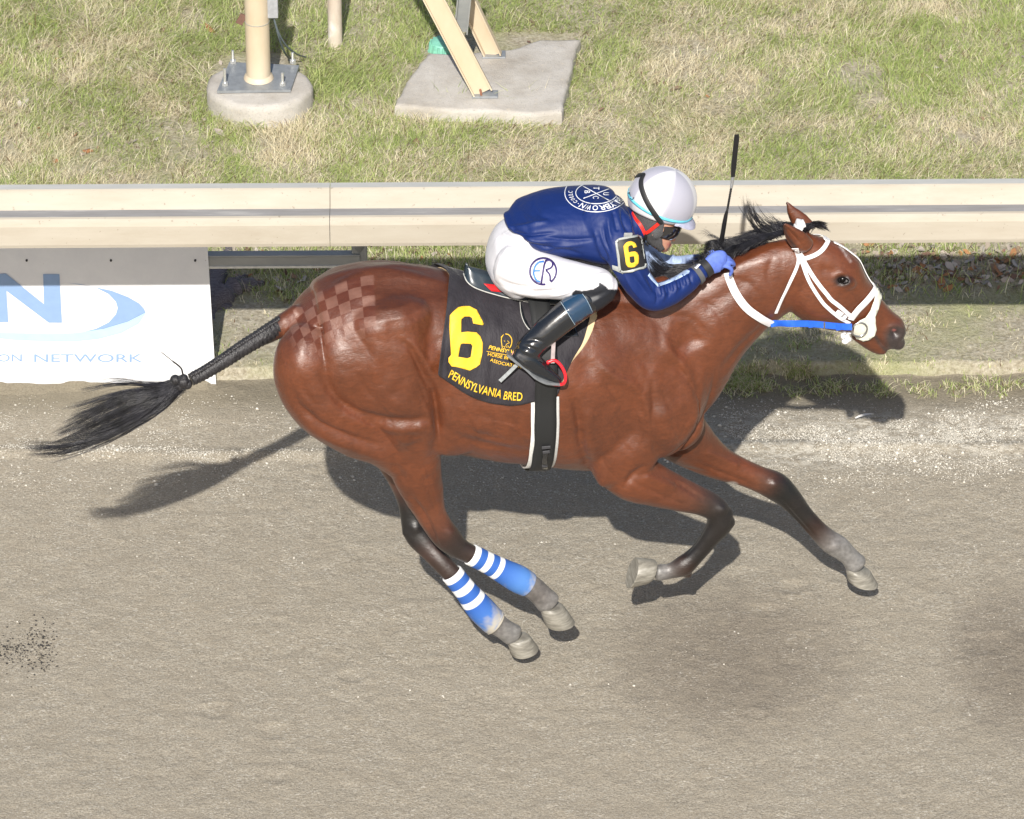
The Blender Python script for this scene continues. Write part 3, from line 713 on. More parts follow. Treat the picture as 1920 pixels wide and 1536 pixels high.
def sculpt(me, strokes, mirror=False):
    """strokes: (pts px, width px, height mm, ymin, ymax): relief added along the normals of the side facing out"""
    v = co(me); n = vnorm(me); D = np.zeros(len(v))
    sides = [(-1, v, n)]
    if mirror:
        vm = v*V(1, -1, 1); nm = n*V(1, -1, 1); sides.append((1, vm, nm))
    for sd, vv, nn in sides:
        px, py = H.proj(vv); facing = np.clip((-(nn@H.F)-0.02)/0.25, 0, 1)
        for s in strokes:
            pts, wd, hh = s[0], s[1], s[2]; y0, y1 = (s[3], s[4]) if len(s) > 4 else (-9, 0.0)
            if sd == 1 and len(s) > 5 and s[5] == 'near': continue
            P_ = cr(pts, 5) if len(pts) > 2 else np.asarray(pts, float)
            bb = (px > P_[:, 0].min()-3*wd) & (px < P_[:, 0].max()+3*wd) & (py > P_[:, 1].min()-3*wd) & (py < P_[:, 1].max()+3*wd) & (vv[:, 1] > y0) & (vv[:, 1] < y1) & (facing > 0)
            if not bb.any(): continue
            if len(P_) < 3: D[bb] += hh*0.001*np.exp(-(polydist(px[bb], py[bb], P_)/wd)**2)*facing[bb]; continue
            X_, Y_ = px[bb], py[bb]; best = np.full(len(X_), 1e9); tp = np.zeros(len(X_)); L_ = np.concatenate([[0], np.cumsum(np.hypot(*np.diff(P_[:, :2], axis=0).T))]); L_ /= L_[-1]
            for i_ in range(len(P_)-1):
                a_, b_ = P_[i_, :2], P_[i_+1, :2]; dd = b_-a_; q_ = np.clip(((X_-a_[0])*dd[0]+(Y_-a_[1])*dd[1])/(dd@dd+1e-9), 0, 1); r_ = np.hypot(X_-a_[0]-q_*dd[0], Y_-a_[1]-q_*dd[1])
                m2 = r_ < best; best[m2] = r_[m2]; tp[m2] = (L_[i_]+(L_[i_+1]-L_[i_])*q_)[m2]
            tap = np.clip(np.sin(np.pi*np.clip(tp*.94+.03, 0, 1)), 0, 1)**.75
            D[bb] += hh*0.001*(.75*np.exp(-(best/wd)**2)+.25*np.exp(-(best/(2.4*wd))**2))*tap*facing[bb]
    v = v+n*D[:, None]; setco(me, v)

# ================================================================== HORSE
NH = (-9, 0.02); hb_ = bm_new()
# trunk: (x, top, bottom, lateral radius)
TR = [(540, 610, 704, .10), (560, 582, 738, .17), (590, 545, 788, .225), (640, 510, 806, .255), (700, 491, 812, .27), (760, 495, 815, .265), (820, 508, 822, .255), (880, 522, 848, .27),
      (950, 530, 864, .285), (1020, 535, 871, .285), (1090, 532, 880, .265), (1160, 541, 884, .225), (1220, 560, 880, .19), (1268, 605, 846, .145), (1300, 670, 808, .09)]
loft(hb_, [(x, (t+b)/2, (b-t)/2, 0, r) for x, t, b, r in TR], n=5, seg=40, p=2.15, round_=.35)
loft(hb_, [(1060, 548, 26, 0, .05), (1120, 555, 28, 0, .06), (1190, 560, 30, 0, .06), (1250, 545, 30, 0, .05)], n=4)      # withers
# neck
NK = [(1180, 700, 150, 0, .18), (1252, 652, 136, 0, .155), (1330, 597, 95, 0, .115), (1396, 553, 76, 0, .092), (1452, 522, 68, 0, .082), (1500, 503, 60, 0, .078)]
loft(hb_, NK, n=6, seg=36, p=2.1, round_=.3)
# head
HD = [(1497, 468, 42, 0, .062), (1520, 499, 68, 0, .082), (1543, 531, 79, 0, .092), (1570, 556, 69, 0, .088), (1600, 576, 54, 0, .070), (1628, 596, 42, 0, .056), (1652, 614, 37, 0, .052), (1668, 625, 35, 0, .052), (1678, 632, 28, 0, .044)]
loft(hb_, HD, n=6, seg=32, p=2.35, round_=.5)
loft(hb_, [(1612, 622, 20, 0, .045), (1632, 640, 17, 0, .040), (1648, 652, 13.5, 0, .034), (1658, 656, 9, 0, .026)], n=4)        # lower lip and chin
blob(hb_, 1681, 640, 0, .034, .042, .030, .6)                                   # upper lip
for s in (-1, 1): blob(hb_, 0, 0, 0, .036, .020, .026, .6, at=H.aty(1581, 511, -0.0)+V(0, s*.078, 0))      # brow
# ears
def ear_near(s):
    yb = s*.055
    if s < 0: loft(hb_, [(1512, 462, 17, yb, .024), (1497, 450, 19, yb-.015, .026), (1482, 435, 14, yb-.03, .018), (1470, 420, 5, yb-.035, .007)], n=5, round_=.5)
    else: loft(hb_, [(1512, 430, 20, yb, .022), (1498, 412, 17, yb+.01, .020), (1485, 396, 11, yb+.015, .013), (1475, 378, 3, yb+.02, .005)], n=5, round_=.5)
ear_near(-1); ear_near(1)
# shoulder and breast masses
for s in (-1, 1):
    blob(hb_, 0, 0, 0, .165, .085, .26, -.35, at=V(H.aty(1200, 700, 0)[0], s*.135, H.aty(1200, 715, 0)[2]))
    blob(hb_, 0, 0, 0, .105, .080, .12, 0, at=V(H.aty(1262, 790, 0)[0], s*.06, H.aty(1262, 775, 0)[2]))
    blob(hb_, 0, 0, 0, .13, .065, .17, .5, at=V(H.aty(1160, 800, 0)[0], s*.155, H.aty(1160, 800, 0)[2]))
# near fore leg (raised, knee bent)
BR = (.112, .0300, .0098); BK = (.008, .006, .006); DK = (.030, .016, .012); GY = (.155, .15, .145); HF = (.50, .47, .40); GD = (.12, .11, .105)
LEG = []   # colour stations (centre, radius, colour)
def leg(st, cols, k=.85, n=7, p=2.0, **kw):
    S = loft(hb_, st, k=k, n=n, seg=24, p=p, **kw)
    A = cr([tuple(c) for c in cols], n)
    for s_, c in zip(S, A): LEG.append((s_[0], (s_[3]+s_[4])/2, c))
NF = [(1165, 800, 70, -.075), (1168, 855, 62, -.10), (1183, 890, 50, -.125), (1222, 908, 42, -.12), (1270, 926, 33, -.11), (1318, 942, 26, -.10), (1343, 957, 24, -.10), (1350, 980, 25, -.10), (1335, 1003, 20, -.10), (1317, 1027, 17, -.095), (1300, 1045, 17.5, -.09), (1281, 1061, 20, -.09), (1256, 1071, 15, -.085), (1234, 1074, 16.5, -.085)]
leg(NF, [BR, BR, BR, BR, (.10, .03, .013), DK, BK, BK, BK, BK, BK, DK, GD, GY])
FF = [(1232, 775, 66, .055), (1268, 808, 58, .08), (1303, 838, 46, .098), (1345, 867, 33, .10), (1388, 884, 26, .10), (1425, 899, 25, .10), (1454, 912, 27.5, .10), (1480, 934, 23, .10), (1505, 963, 18.5, .10), (1531, 992, 18.5, .10), (1553, 1013, 21, .10), (1571, 1025, 22, .10), (1592, 1043, 18.5, .10), (1605, 1058, 22, .10)]
leg(FF, [BR, BR, BR, BR, BR, (.08, .028, .014), BK, BK, BK, DK, GD, GY, GY, GY])
loft(hb_, [(578, 636, 34, -.07, .07), (605, 640, 44, -.09, .085), (640, 648, 52, -.105, .09), (680, 655, 52, -.115, .09)], n=5, seg=28)
# near hind: ham, quad, gaskin, hock, cannon, pastern
loft(hb_, [(582, 632, 44, -.085, .09), (573, 668, 58, -.12, .11), (580, 705, 67, -.135, .11), (610, 752, 68, -.14, .11), (665, 795, 62, -.14, .10), (725, 832, 48, -.135, .09), (775, 872, 42, -.13, .07)], n=6, seg=28)
loft(hb_, [(730, 590, 80, -.14, .12), (740, 660, 88, -.15, .125), (752, 730, 80, -.155, .12), (768, 790, 62, -.15, .105), (778, 850, 50, -.14, .08), (786, 900, 43, -.13, .06)], n=6, seg=28)
NHL = [(775, 850, 52, -.14), (783, 890, 47, -.135), (794, 925, 39, -.13), (806, 958, 30, -.125), (822, 987, 27, -.12), (840, 1010, 26, -.12), (860, 1028, 21, -.12), (885, 1041, 18.5, -.12), (915, 1056, 18.5, -.12), (945, 1072, 21, -.12), (972, 1086, 24, -.12), (996, 1100, 22.5, -.12), (1015, 1117, 22, -.12), (1028, 1130, 24, -.12)]
leg(NHL, [BR, BR, BR, (.12, .036, .015), (.06, .02, .011), (.022, .012, .010), (.018, .011, .010), DK, DK, DK, GD, GD, GD, GY], k=.8)
FHL = [(720, 800, 60, .12), (748, 862, 42, .11), (762, 905, 31, .10), (771, 945, 25, .085), (779, 982, 27, .07), (786, 1005, 26, .05), (805, 1030, 21, .02), (826, 1053, 19, -.01), (848, 1077, 18.5, -.03), (872, 1106, 19, -.045), (898, 1138, 23.5, -.05), (922, 1163, 23, -.055), (944, 1179, 20, -.06), (962, 1191, 22, -.06)]
leg(FHL, [BR, (.11, .035, .016), (.05, .018, .012), BK, BK, BK, (.035, .018, .014), DK, DK, DK, GD, GD, GY, GY], k=.8)
blob(hb_, 762, 996, .055, .016, .018, .022, .5)        # far point of hock
for a_, b_, y_ in ((1289, 1076, -.09), (1556, 1028, .10), (968, 1106, -.12), (912, 1172, -.05)): blob(hb_, a_, b_, y_, .020, .019, .017, .5)
for a_, b_, y_ in ((1362, 962, -.10), (1366, 978, -.10), (1466, 905, .10), (1480, 922, .10)): blob(hb_, a_, b_, y_, .026, .032, .024, .5)
# flank bridge
for s in (-1, 1): blob(hb_, 0, 0, 0, .16, .06, .12, .6, at=V(H.aty(820, 740, 0)[0], s*.175, H.aty(820, 750, 0)[2]))
# udder/sheath area filler between thighs
blob(hb_, 760, 790, 0, .18, .12, .12)
# tail dock
loft(hb_, [(540, 612, 21, 0, .07), (562, 593, 28, 0, .10), (594, 573, 40, 0, .14), (632, 562, 48, 0, .18)], n=5, seg=30)
loft(hb_, [(560, 590, 22, 0), (535, 606, 20, 0), (512, 622, 18, .0), (490, 636, 14, .0)], k=1, n=5)
body = remesh(hb_, 0.0058, smooth=9, fac=.5)

# ---------------- relief: muscles, folds, tendons
st = []
G = lambda pts, w, h, *r: st.append((pts, w, h)+tuple(r))
# croup / thigh
G([(743, 619)], 26, -8); G([(744, 700), (722, 735), (742, 757), (790, 768)], 15, 7); G([(715, 640), (703, 681), (712, 720)], 13, 6)
G([(748, 640), (770, 655), (788, 690), (806, 730), (816, 765)], 6, -9); G([(760, 638), (782, 655), (802, 690), (822, 735)], 7, 7)
G([(604, 700), (622, 735), (650, 762), (700, 783), (760, 789), (808, 783)], 7, -9); G([(640, 775), (700, 800), (760, 806), (806, 800)], 10, 8)
G([(545, 730), (565, 765), (605, 798), (665, 822), (715, 836)], 6, -9); G([(560, 785), (610, 820), (670, 843), (715, 858)], 8, 6)
G([(758, 825)], 17, 8); G([(740, 850), (745, 880), (762, 905)], 7, -6); G([(790, 800), (800, 840)], 12, 5)
G([(806, 700), (815, 735), (819, 775), (824, 830)], 5.5, -13); G([(797, 745), (805, 790), (812, 830)], 8, 7); G([(840, 745), (845, 790), (858, 825)], 12, 7)
G([(600, 560), (660, 520), (720, 508), (800, 522), (840, 532)], 9, 7); G([(690, 540), (770, 540), (840, 552)], 14, -6); G([(570, 620), (560, 680), (572, 720)], 14, 4)
G([(620, 640), (640, 700), (660, 740)], 22, 5); G([(650, 590), (680, 630)], 25, 4); G([(780, 590), (815, 640)], 20, -6)
# barrel
for i, x in enumerate(range(880, 1000, 22)): G([(x, 770), (x+8, 810), (x+22, 845)], 5, -2.0)
G([(840, 800), (880, 826), (940, 842), (1010, 850)], 7, -5); G([(900, 800)], 20, 3)
# shoulder
G([(1075, 745), (1086, 790), (1092, 840), (1108, 885)], 8, -12); G([(1110, 760), (1104, 810), (1115, 860)], 14, 6)
G([(1115, 675), (1150, 705), (1190, 725), (1212, 760), (1222, 800), (1222, 850)], 9, 8); G([(1170, 770), (1180, 815), (1205, 840)], 14, -5)
G([(1222, 715), (1224, 760), (1222, 800), (1228, 850)], 4.5, -6); G([(1255, 610), (1250, 650), (1280, 685), (1298, 740), (1300, 790)], 10, 9)
G([(1290, 625)], 24, -11); G([(1275, 655), (1310, 640)], 12, -6); G([(1245, 780), (1255, 815)], 20, 8); G([(1250, 700), (1270, 740)], 16, -4)
G([(1340, 700), (1333, 745), (1318, 785), (1296, 822), (1268, 850), (1236, 872)], 4.0, -8); G([(1315, 690), (1310, 740), (1300, 790), (1280, 828)], 9, 7)
G([(1215, 873), (1185, 893), (1168, 918)], 5, -7); G([(1130, 905), (1128, 925)], 12, 6); G([(1100, 690)], 20, -5); G([(1160, 640), (1200, 680)], 24, -4)
# neck
G([(1455, 590), (1420, 622), (1385, 655), (1350, 700)], 7, -8); G([(1480, 540), (1470, 580)], 9, -8); G([(1350, 520), (1420, 492), (1470, 480)], 12, 4)
G([(1380, 570), (1340, 620), (1320, 670)], 16, 4); G([(1410, 520), (1350, 560), (1300, 590)], 14, -4); G([(1190, 585), (1240, 580), (1290, 560)], 12, 5)
# head
hs = lambda pts, w, h: G(pts, w, h, -9, -.005)
hs([(1515, 575), (1530, 590)], 22, 5); hs([(1573, 562), (1600, 586), (1615, 596)], 4.5, 5); hs([(1540, 600), (1575, 612), (1600, 622)], 6, -4)
hs([(1581, 527)], 8, -7); hs([(1566, 517), (1580, 512), (1594, 520)], 3.5, 5); hs([(1568, 535), (1582, 538), (1593, 530)], 3, 3.5)
hs([(1545, 505), (1560, 510)], 8, -5); hs([(1600, 545), (1625, 570)], 9, -4); hs([(1530, 530), (1560, 580)], 12, 3)
hs([(1679, 627)], 7, -19); hs([(1664, 620), (1672, 611), (1686, 610), (1694, 622), (1686, 638)], 3.2, 5)
G([(1640, 632), (1655, 648), (1668, 657)], 2.6, -9, -9, .0); G([(1635, 645), (1648, 658)], 6, 3)
G([(1506, 463), (1492, 450), (1480, 437), (1470, 424)], 6, -20, -9, -.02, 'near'); 
# legs
G([(1180, 900), (1230, 925), (1290, 950)], 4, -4, -9, 0, 'near'); G([(1235, 885), (1290, 918), (1330, 945)], 5, -3, -9, 0, 'near'); G([(1215, 895), (1260, 912)], 8, 4, -9, 0, 'near')
G([(1355, 955)], 9, 4, -9, 0, 'near'); G([(1325, 985), (1300, 1020), (1282, 1045)], 3, -3, -9, 0, 'near')
G([(1300, 865), (1360, 890), (1420, 912)], 4, -4, 0, 9, 'near'); G([(1330, 850), (1380, 872)], 6, 4, 0, 9, 'near'); G([(1462, 935), (1495, 975), (1530, 1012)], 3, -4, 0, 9, 'near'); G([(1452, 908)], 9, 4, 0, 9, 'near'); G([(1566, 1026)], 8, 3, 0, 9, 'near')
G([(770, 930), (795, 965), (812, 1000), (822, 1025)], 4, -7, -9, 0, 'near'); G([(845, 1000)], 10, 4, -9, 0, 'near'); G([(800, 900), (815, 950)], 7, -3, -9, 0, 'near'); G([(779, 990)], 10, 4, .0, 9, 'near')
G([(1240, 870), (1290, 880), (1340, 890)], 4, -3, 0, 9, 'near')
st = [(s_[0], s_[1], s_[2]*(1.8 if s_[0][0][0] < 1450 and not (len(s_) > 5) else 1.15))+tuple(s_[3:]) for s_ in st]
st = [(s_[0], s_[1], s_[2]*(1.7 if len(s_) > 5 and s_[0][0][1] > 830 else 1))+tuple(s_[3:]) for s_ in st]
X = lambda p, w_, h_: st.append((p, w_, h_))
X([(690, 590), (684, 640), (690, 670)], 10, -2); X([(670, 700), (690, 735), (720, 755)], 5, -5); X([(560, 700), (575, 740), (600, 770)], 5, -5)
X([(780, 700), (795, 740), (806, 775)], 3, -4); X([(830, 720), (845, 760), (850, 800)], 4, -5); X([(700, 800), (740, 812), (790, 815)], 5, -6); X([(745, 830), (770, 835), (795, 825)], 4, -4)
X([(1130, 700), (1150, 740), (1175, 770)], 5, -5); X([(1150, 790), (1165, 830), (1195, 860)], 4, -5); X([(1240, 730), (1260, 770), (1280, 790)], 5, -4); X([(1255, 790), (1270, 815), (1280, 835)], 3, -4); X([(1200, 690), (1215, 730)], 8, 4); X([(1120, 840), (1140, 880), (1160, 900)], 4, -4)
X([(1240, 590), (1300, 600), (1330, 640)], 6, -5); X([(1360, 520), (1400, 530), (1430, 560)], 6, -4); X([(1300, 560), (1340, 580), (1360, 620)], 5, -4); X([(1455, 470), (1440, 510), (1450, 550)], 5, -4); X([(1300, 540), (1380, 500), (1450, 465)], 5, 4)
X([(890, 770), (930, 790), (980, 800)], 7, -4); X([(860, 790), (900, 815), (960, 830)], 4, -4); X([(1040, 770), (1060, 800), (1070, 850)], 5, -5)
sculpt(body, st, mirror=True)
smooth_part(body, np.full(len(body.vertices), .5), 2)
_v = co(body); _n = vnorm(body); _a = np.abs(_v[:, 1]); _f = np.clip((_v[:, 2]-.55)*3, .15, 1)*np.where(_v[:, 0] > 1.0, .45, 1)
_d = .0060*(fbm(_v[:, 0]*8+_a*5, _v[:, 2]*8+_a*6, 3, 201)-.5)+.0030*(fbm(_v[:, 0]*26+_v[:, 2]*7, _v[:, 2]*30+_a*20, 3, 203)-.5)
_d += .0024*(fbm((_v[:, 0]+_v[:, 2]*.5)*60, (_v[:, 2]-_v[:, 0]*.3)*12+_a*14, 2, 207)-.5)*np.clip(1-np.abs(_v[:, 2]-1.15)*2.5, 0, 1)
setco(body, _v+_n*(_d*_f)[:, None])
# fine veins
sculpt(body, [(p, 2.3, h*2.3) for p, h in (([(1250, 900), (1280, 905), (1310, 925)], 1.5), ([(1190, 760), (1205, 800), (1195, 840)], 1.2), ([(1120, 800), (1150, 850), (1140, 890)], 1.2), ([(760, 700), (775, 740), (790, 760)], 1.4),
       ([(1535, 545), (1560, 560), (1580, 590), (1610, 600)], 1.6), ([(1545, 570), (1570, 600)], 1.4), ([(1600, 560), (1620, 590), (1640, 600)], 1.5), ([(920, 790), (960, 800), (990, 830)], 1.3), ([(860, 760), (890, 790), (900, 830)], 1.3), ([(790, 860), (800, 900), (815, 940)], 1.6), ([(700, 740), (730, 770), (760, 780)], 1.2))])

# ---------------- coat colours, black points, checkered quarter marks
v = co(body); n = vnorm(body); px, py = H.proj(v)
col = np.tile(np.array(BR), (len(v), 1))
LC = np.array([l[0] for l in LEG]); LR = np.array([l[1] for l in LEG]); LK = np.array([l[2] for l in LEG])
low = v[:, 2] < 0.98
idx = np.where(low & (px < 1680))[0]
for s0 in range(0, len(idx), 6000):
    I = idx[s0:s0+6000]; d = np.linalg.norm(v[I, None]-LC[None], axis=2)/LR[None]; j = d.argmin(1); ok = d[np.arange(len(I)), j] < 1.9
    d2 = np.exp(-((d/1.0)**2)*3); wsum = d2.sum(1, keepdims=True)+1e-9; c = (d2@LK)/wsum
    col[I] = np.where(ok[:, None], c, col[I])
fb = fbm(v[:, 0]*7+v[:, 1]*3, v[:, 2]*7, 4, 5)
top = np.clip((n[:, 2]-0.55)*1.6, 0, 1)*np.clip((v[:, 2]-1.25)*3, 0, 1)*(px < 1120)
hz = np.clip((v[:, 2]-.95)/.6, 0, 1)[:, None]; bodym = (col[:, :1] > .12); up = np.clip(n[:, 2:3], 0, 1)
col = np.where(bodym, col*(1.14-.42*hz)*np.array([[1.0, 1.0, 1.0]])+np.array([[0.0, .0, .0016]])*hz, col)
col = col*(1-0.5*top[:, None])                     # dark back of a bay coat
nose = np.clip(1-np.hypot(px-1684, (py-636)*.9)/33, 0, 1)*(v[:, 0] > 1.2); nose = np.clip(nose*2.2, 0, 1)
col = col*(1-nose[:, None])+np.array([.035, .025, .024])*nose[:, None]
lip = np.clip(1-polydist(px, py, [(1642, 632), (1652, 648), (1664, 660)])/6, 0, 1)*(v[:, 0] > 1.2); col = col*(1-lip[:, None]*.85)+np.array([.03, .025, .025])*lip[:, None]*.85
pink = np.clip(1-np.hypot((px-1676)/5, (py-619)/3), 0, 1)*(v[:, 1] < 0)*(v[:, 0] > 1.2); col = col*(1-pink[:, None])+np.array([.55, .16, .14])*pink[:, None]
eye = np.clip(2.0-np.hypot((px-1581)/12, (py-527)/7.5), 0, 1)*(v[:, 0] > 1.0); col = col*(1-.92*eye[:, None])
blz = np.clip(1.3-polydist(px, py, [(1576, 462), (1584, 474), (1594, 490)])/3.5, 0, 1)*(v[:, 0] > 1.0)*.55*np.clip(fbm(px/3, py/5, 2, 3)*2-.4, 0, 1)
col = col*(1-blz[:, None])+np.array([.6, .55, .53])*blz[:, None]
eart = np.clip(1-polydist(px, py, [(1466, 414), (1474, 440), (1490, 462)])/6, 0, 1)*(v[:, 1] < -.02); col = col*(1-.85*eart[:, None])
edg = np.clip(1-polydist(px, py, [(1473, 374), (1474, 395), (1482, 414)])/5, 0, 1)*(v[:, 1] > .02); col = col*(1-.8*edg[:, None])
wh = np.clip(1.2-np.hypot((px-1372)/11, (py-908)/5), 0, 1)*(v[:, 1] > 0)*(v[:, 2] < .8); col = col*(1-wh[:, None])+np.array([.6, .58, .55])*wh[:, None]
dock = np.clip((532-px)/18, 0, 1)*(py < 680)*(px < 545)*(np.abs(v[:, 1]) < .06); col = col*(1-dock[:, None])+np.array([.03, .018, .015])*dock[:, None]
# mud and dust on the pasterns
du = (fbm(px/5, py/5, 3, 9)-.5)*.25*(v[:, 2] < .45)*(v[:, 2] < .9); gm = (col[:, 0] > .09) & (np.abs(col[:, 0]-col[:, 2]) < .05)
col = np.clip(col*(1+np.where(gm, du*3, 0)[:, None]), .004, .9)
# quarter marks lattice
ci = np.arange(-2, 11); cx0 = np.interp(ci, [-2, 0, 1, 2, 3, 4, 5, 6, 7, 8, 10], [1015, 805, 702, 612, 530, 443, 365, 303, 245, 190, 100]); cy0 = np.interp(ci, [-2, 0, 1, 2, 3, 4, 5, 6, 7, 8, 10], [240, 250, 270, 303, 338, 374, 428, 472, 520, 580, 700])
sx0 = np.interp(ci, [-2, 0, 2, 3, 4, 5, 6, 7, 8, 10], [4, 4, 14, 17, 20, 22, 26, 28, 32, 36]); sy0 = np.interp(ci, [-2, 0, 3, 5, 7, 10], [75, 75, 74, 70, 66, 60])
zx, zy = (px-480)*3.84, (py-460)*3.84
u = np.full(len(v), 4.0); vv = np.full(len(v), 1.0)
for _ in range(25):
    cx, cy = np.interp(u, ci, cx0), np.interp(u, ci, cy0); sx, sy = np.interp(u, ci, sx0), np.interp(u, ci, sy0)
    dx = (np.interp(u+.3, ci, cx0)-np.interp(u-.3, ci, cx0))/.6+1e-6; dy = (np.interp(u+.3, ci, cy0)-np.interp(u-.3, ci, cy0))/.6
    rx, ry = zx-(cx+vv*sx), zy-(cy+vv*sy); det = dx*sy-dy*sx
    u = np.clip(u+.8*(rx*sy-ry*sx)/det, -2, 10); vv = np.clip(vv+.8*(dx*ry-dy*rx)/det, -6, 12)
msk = np.clip((u+.45)*12, 0, 1)*np.clip((8.2-u)/1.2, 0, 1)*np.clip((vv+.45)*12, 0, 1)*np.clip((6.2-vv-.1*u)/2.6, 0, 1)*(v[:, 1] < 0.0)*(px < 760)
a = body.attributes.new('quarter', 'FLOAT_VECTOR', 'POINT'); a.data.foreach_set('vector', np.stack([u+.5, vv+.5, msk], 1).astype(np.float32).ravel())
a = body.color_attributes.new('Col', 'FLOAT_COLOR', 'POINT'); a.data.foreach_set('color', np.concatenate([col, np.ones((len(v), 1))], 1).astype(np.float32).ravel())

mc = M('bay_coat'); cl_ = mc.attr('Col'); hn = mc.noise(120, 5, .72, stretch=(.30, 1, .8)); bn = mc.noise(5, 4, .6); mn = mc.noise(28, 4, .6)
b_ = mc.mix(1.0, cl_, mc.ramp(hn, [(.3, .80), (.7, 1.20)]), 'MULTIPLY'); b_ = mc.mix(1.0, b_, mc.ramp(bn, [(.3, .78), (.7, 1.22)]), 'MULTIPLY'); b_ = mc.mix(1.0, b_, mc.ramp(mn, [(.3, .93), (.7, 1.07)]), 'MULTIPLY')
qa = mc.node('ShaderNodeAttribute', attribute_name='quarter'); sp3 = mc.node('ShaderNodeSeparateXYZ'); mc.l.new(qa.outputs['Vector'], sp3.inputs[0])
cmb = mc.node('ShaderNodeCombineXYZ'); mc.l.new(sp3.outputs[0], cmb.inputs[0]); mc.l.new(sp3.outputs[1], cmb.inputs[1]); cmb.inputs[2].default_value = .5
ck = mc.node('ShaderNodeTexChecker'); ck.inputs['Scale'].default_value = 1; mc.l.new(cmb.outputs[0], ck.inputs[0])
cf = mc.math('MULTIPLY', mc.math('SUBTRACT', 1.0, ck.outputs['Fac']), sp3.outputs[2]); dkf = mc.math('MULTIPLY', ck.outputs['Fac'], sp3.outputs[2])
b_ = mc.mix(mc.math('MULTIPLY', cf, mc.ramp(mc.noise(14, 3), [(.3, .45), (.7, .8)])), b_, (.205, .100, .073)); b_ = mc.mix(mc.math('MULTIPLY', dkf, .35), b_, (.10, .022, .012))  # lighter squares: sheen of the brushed hair put into the colour
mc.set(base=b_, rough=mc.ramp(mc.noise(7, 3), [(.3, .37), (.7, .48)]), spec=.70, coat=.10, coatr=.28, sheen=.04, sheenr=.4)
mc.bump(mc.noise(520, 2, .6, stretch=(.25, 1, 1)), .35, .0012); mc.bump(hn, .5, .0035); mc.bump(mn, .18, .008)
HK = dict(yaw=YAW)
horse = link('horse', body, mc.m, label='galloping bay racehorse with checkered quarter marks and a braided black tail', cat='horse', **HK)
bvh = BVHTree.FromPolygons([tuple(p) for p in v], [tuple(p.vertices) for p in body.polygons]) if False else BVHTree.FromPolygons([Vector(p) for p in co(body)], [tuple(p.vertices) for p in body.polygons])
def hitpx(tree, px, py):
    d = H.ray(px, py); r = tree.ray_cast(Vector(H.P), Vector(d), 60)
    if r[0] is None: return None
    n_ = np.array(r[1]); return np.array(r[0]), (n_ if n_@d < 0 else -n_)

# hooves
def hoof(top, toe, heel, y, r, name='hoof', flip=1):
    """coronet centre px, toe px, heel px (ground edge)"""
    T = H.aty(*top, y); A = H.aty(*toe, y); B = H.aty(*heel, y); bm = bm_new(); c1 = (A+B)/2; ax = (A-B)/2; n0 = (T-c1); lat = V(0, 1, 0); rings = []
    for k, (t, s, sh) in enumerate(((0, 1.0, 0), (.04, 1.03, 0), (.5, .93, .0), (.85, .86, .02), (1.0, .80, .05), (1.08, .70, .05))):
        C = c1+n0*t-ax*0.0; rings.append([bm.verts.new(C+ax*math.cos(a)*s*(1 if math.cos(a) > 0 else .82)+lat*r*math.sin(a)*s) for a in np.linspace(0, 2*math.pi, 28, endpoint=False)])
    for a, b in zip(rings[:-1], rings[1:]):
        for j in range(28): bm.faces.new((a[j], a[(j+1) % 28], b[(j+1) % 28], b[j]))
    bm.faces.new(rings[0][::-1]); bm.faces.new(rings[-1])
    return bm_obj(name, bm, mhoof.m, smooth=True, parent=horse)
mhoof = M('dusty_hoof'); hh = mhoof.noise(60, 4, .6, stretch=(.3, .3, 2)); mhoof.set(base=mhoof.ramp(hh, [(.3, (.14, .13, .11)), (.55, (.25, .235, .20)), (.75, (.36, .345, .31))]), rough=.45); mhoof.bump(hh, .3, .003)
hoof((1222, 1070), (1174, 1099), (1198, 1046), -.085, .055)
hoof((1607, 1068), (1646, 1096), (1584, 1086), .10, .058)
hoof((1032, 1138), (1077, 1166), (1016, 1170), -.12, .056)
hoof((970, 1197), (1009, 1215), (952, 1226), -.06, .055)
# eye
def eyeball(s):
    c = hitpx(bvh, 1581, 526)[0]; c = c*V(1, -s, 1) if s > 0 else c
    bm = bm_new(); bmesh.ops.create_uvsphere(bm, u_segments=24, v_segments=16, radius=.0165, matrix=Matrix.Translation(Vector(c+V(0, -s*.0105, 0))))
    return bm_obj('eye', bm, simple('horse_eye', (.004, .003, .003), .22, .1, spec=.25), smooth=True, parent=horse)
eyeball(-1); eyeball(1)
mlid = simple('eye_rim', (.008, .006, .006), .85, spec=.1)
for s in (-1, 1):
    bm = bm_new(); pts = []
    for a in np.linspace(0, 2*math.pi, 25):
        h_ = hitpx(bvh, 1581+9.5*math.cos(a)-1.5*math.sin(a), 526+5.2*math.sin(a)+2.0*math.cos(a)); p = h_[0]+h_[1]*.001; pts.append(p*V(1, -s, 1) if s > 0 else p)
    tube(bm, pts, .0032, 8); bm_obj('eyelid', bm, mlid, smooth=True, parent=horse)

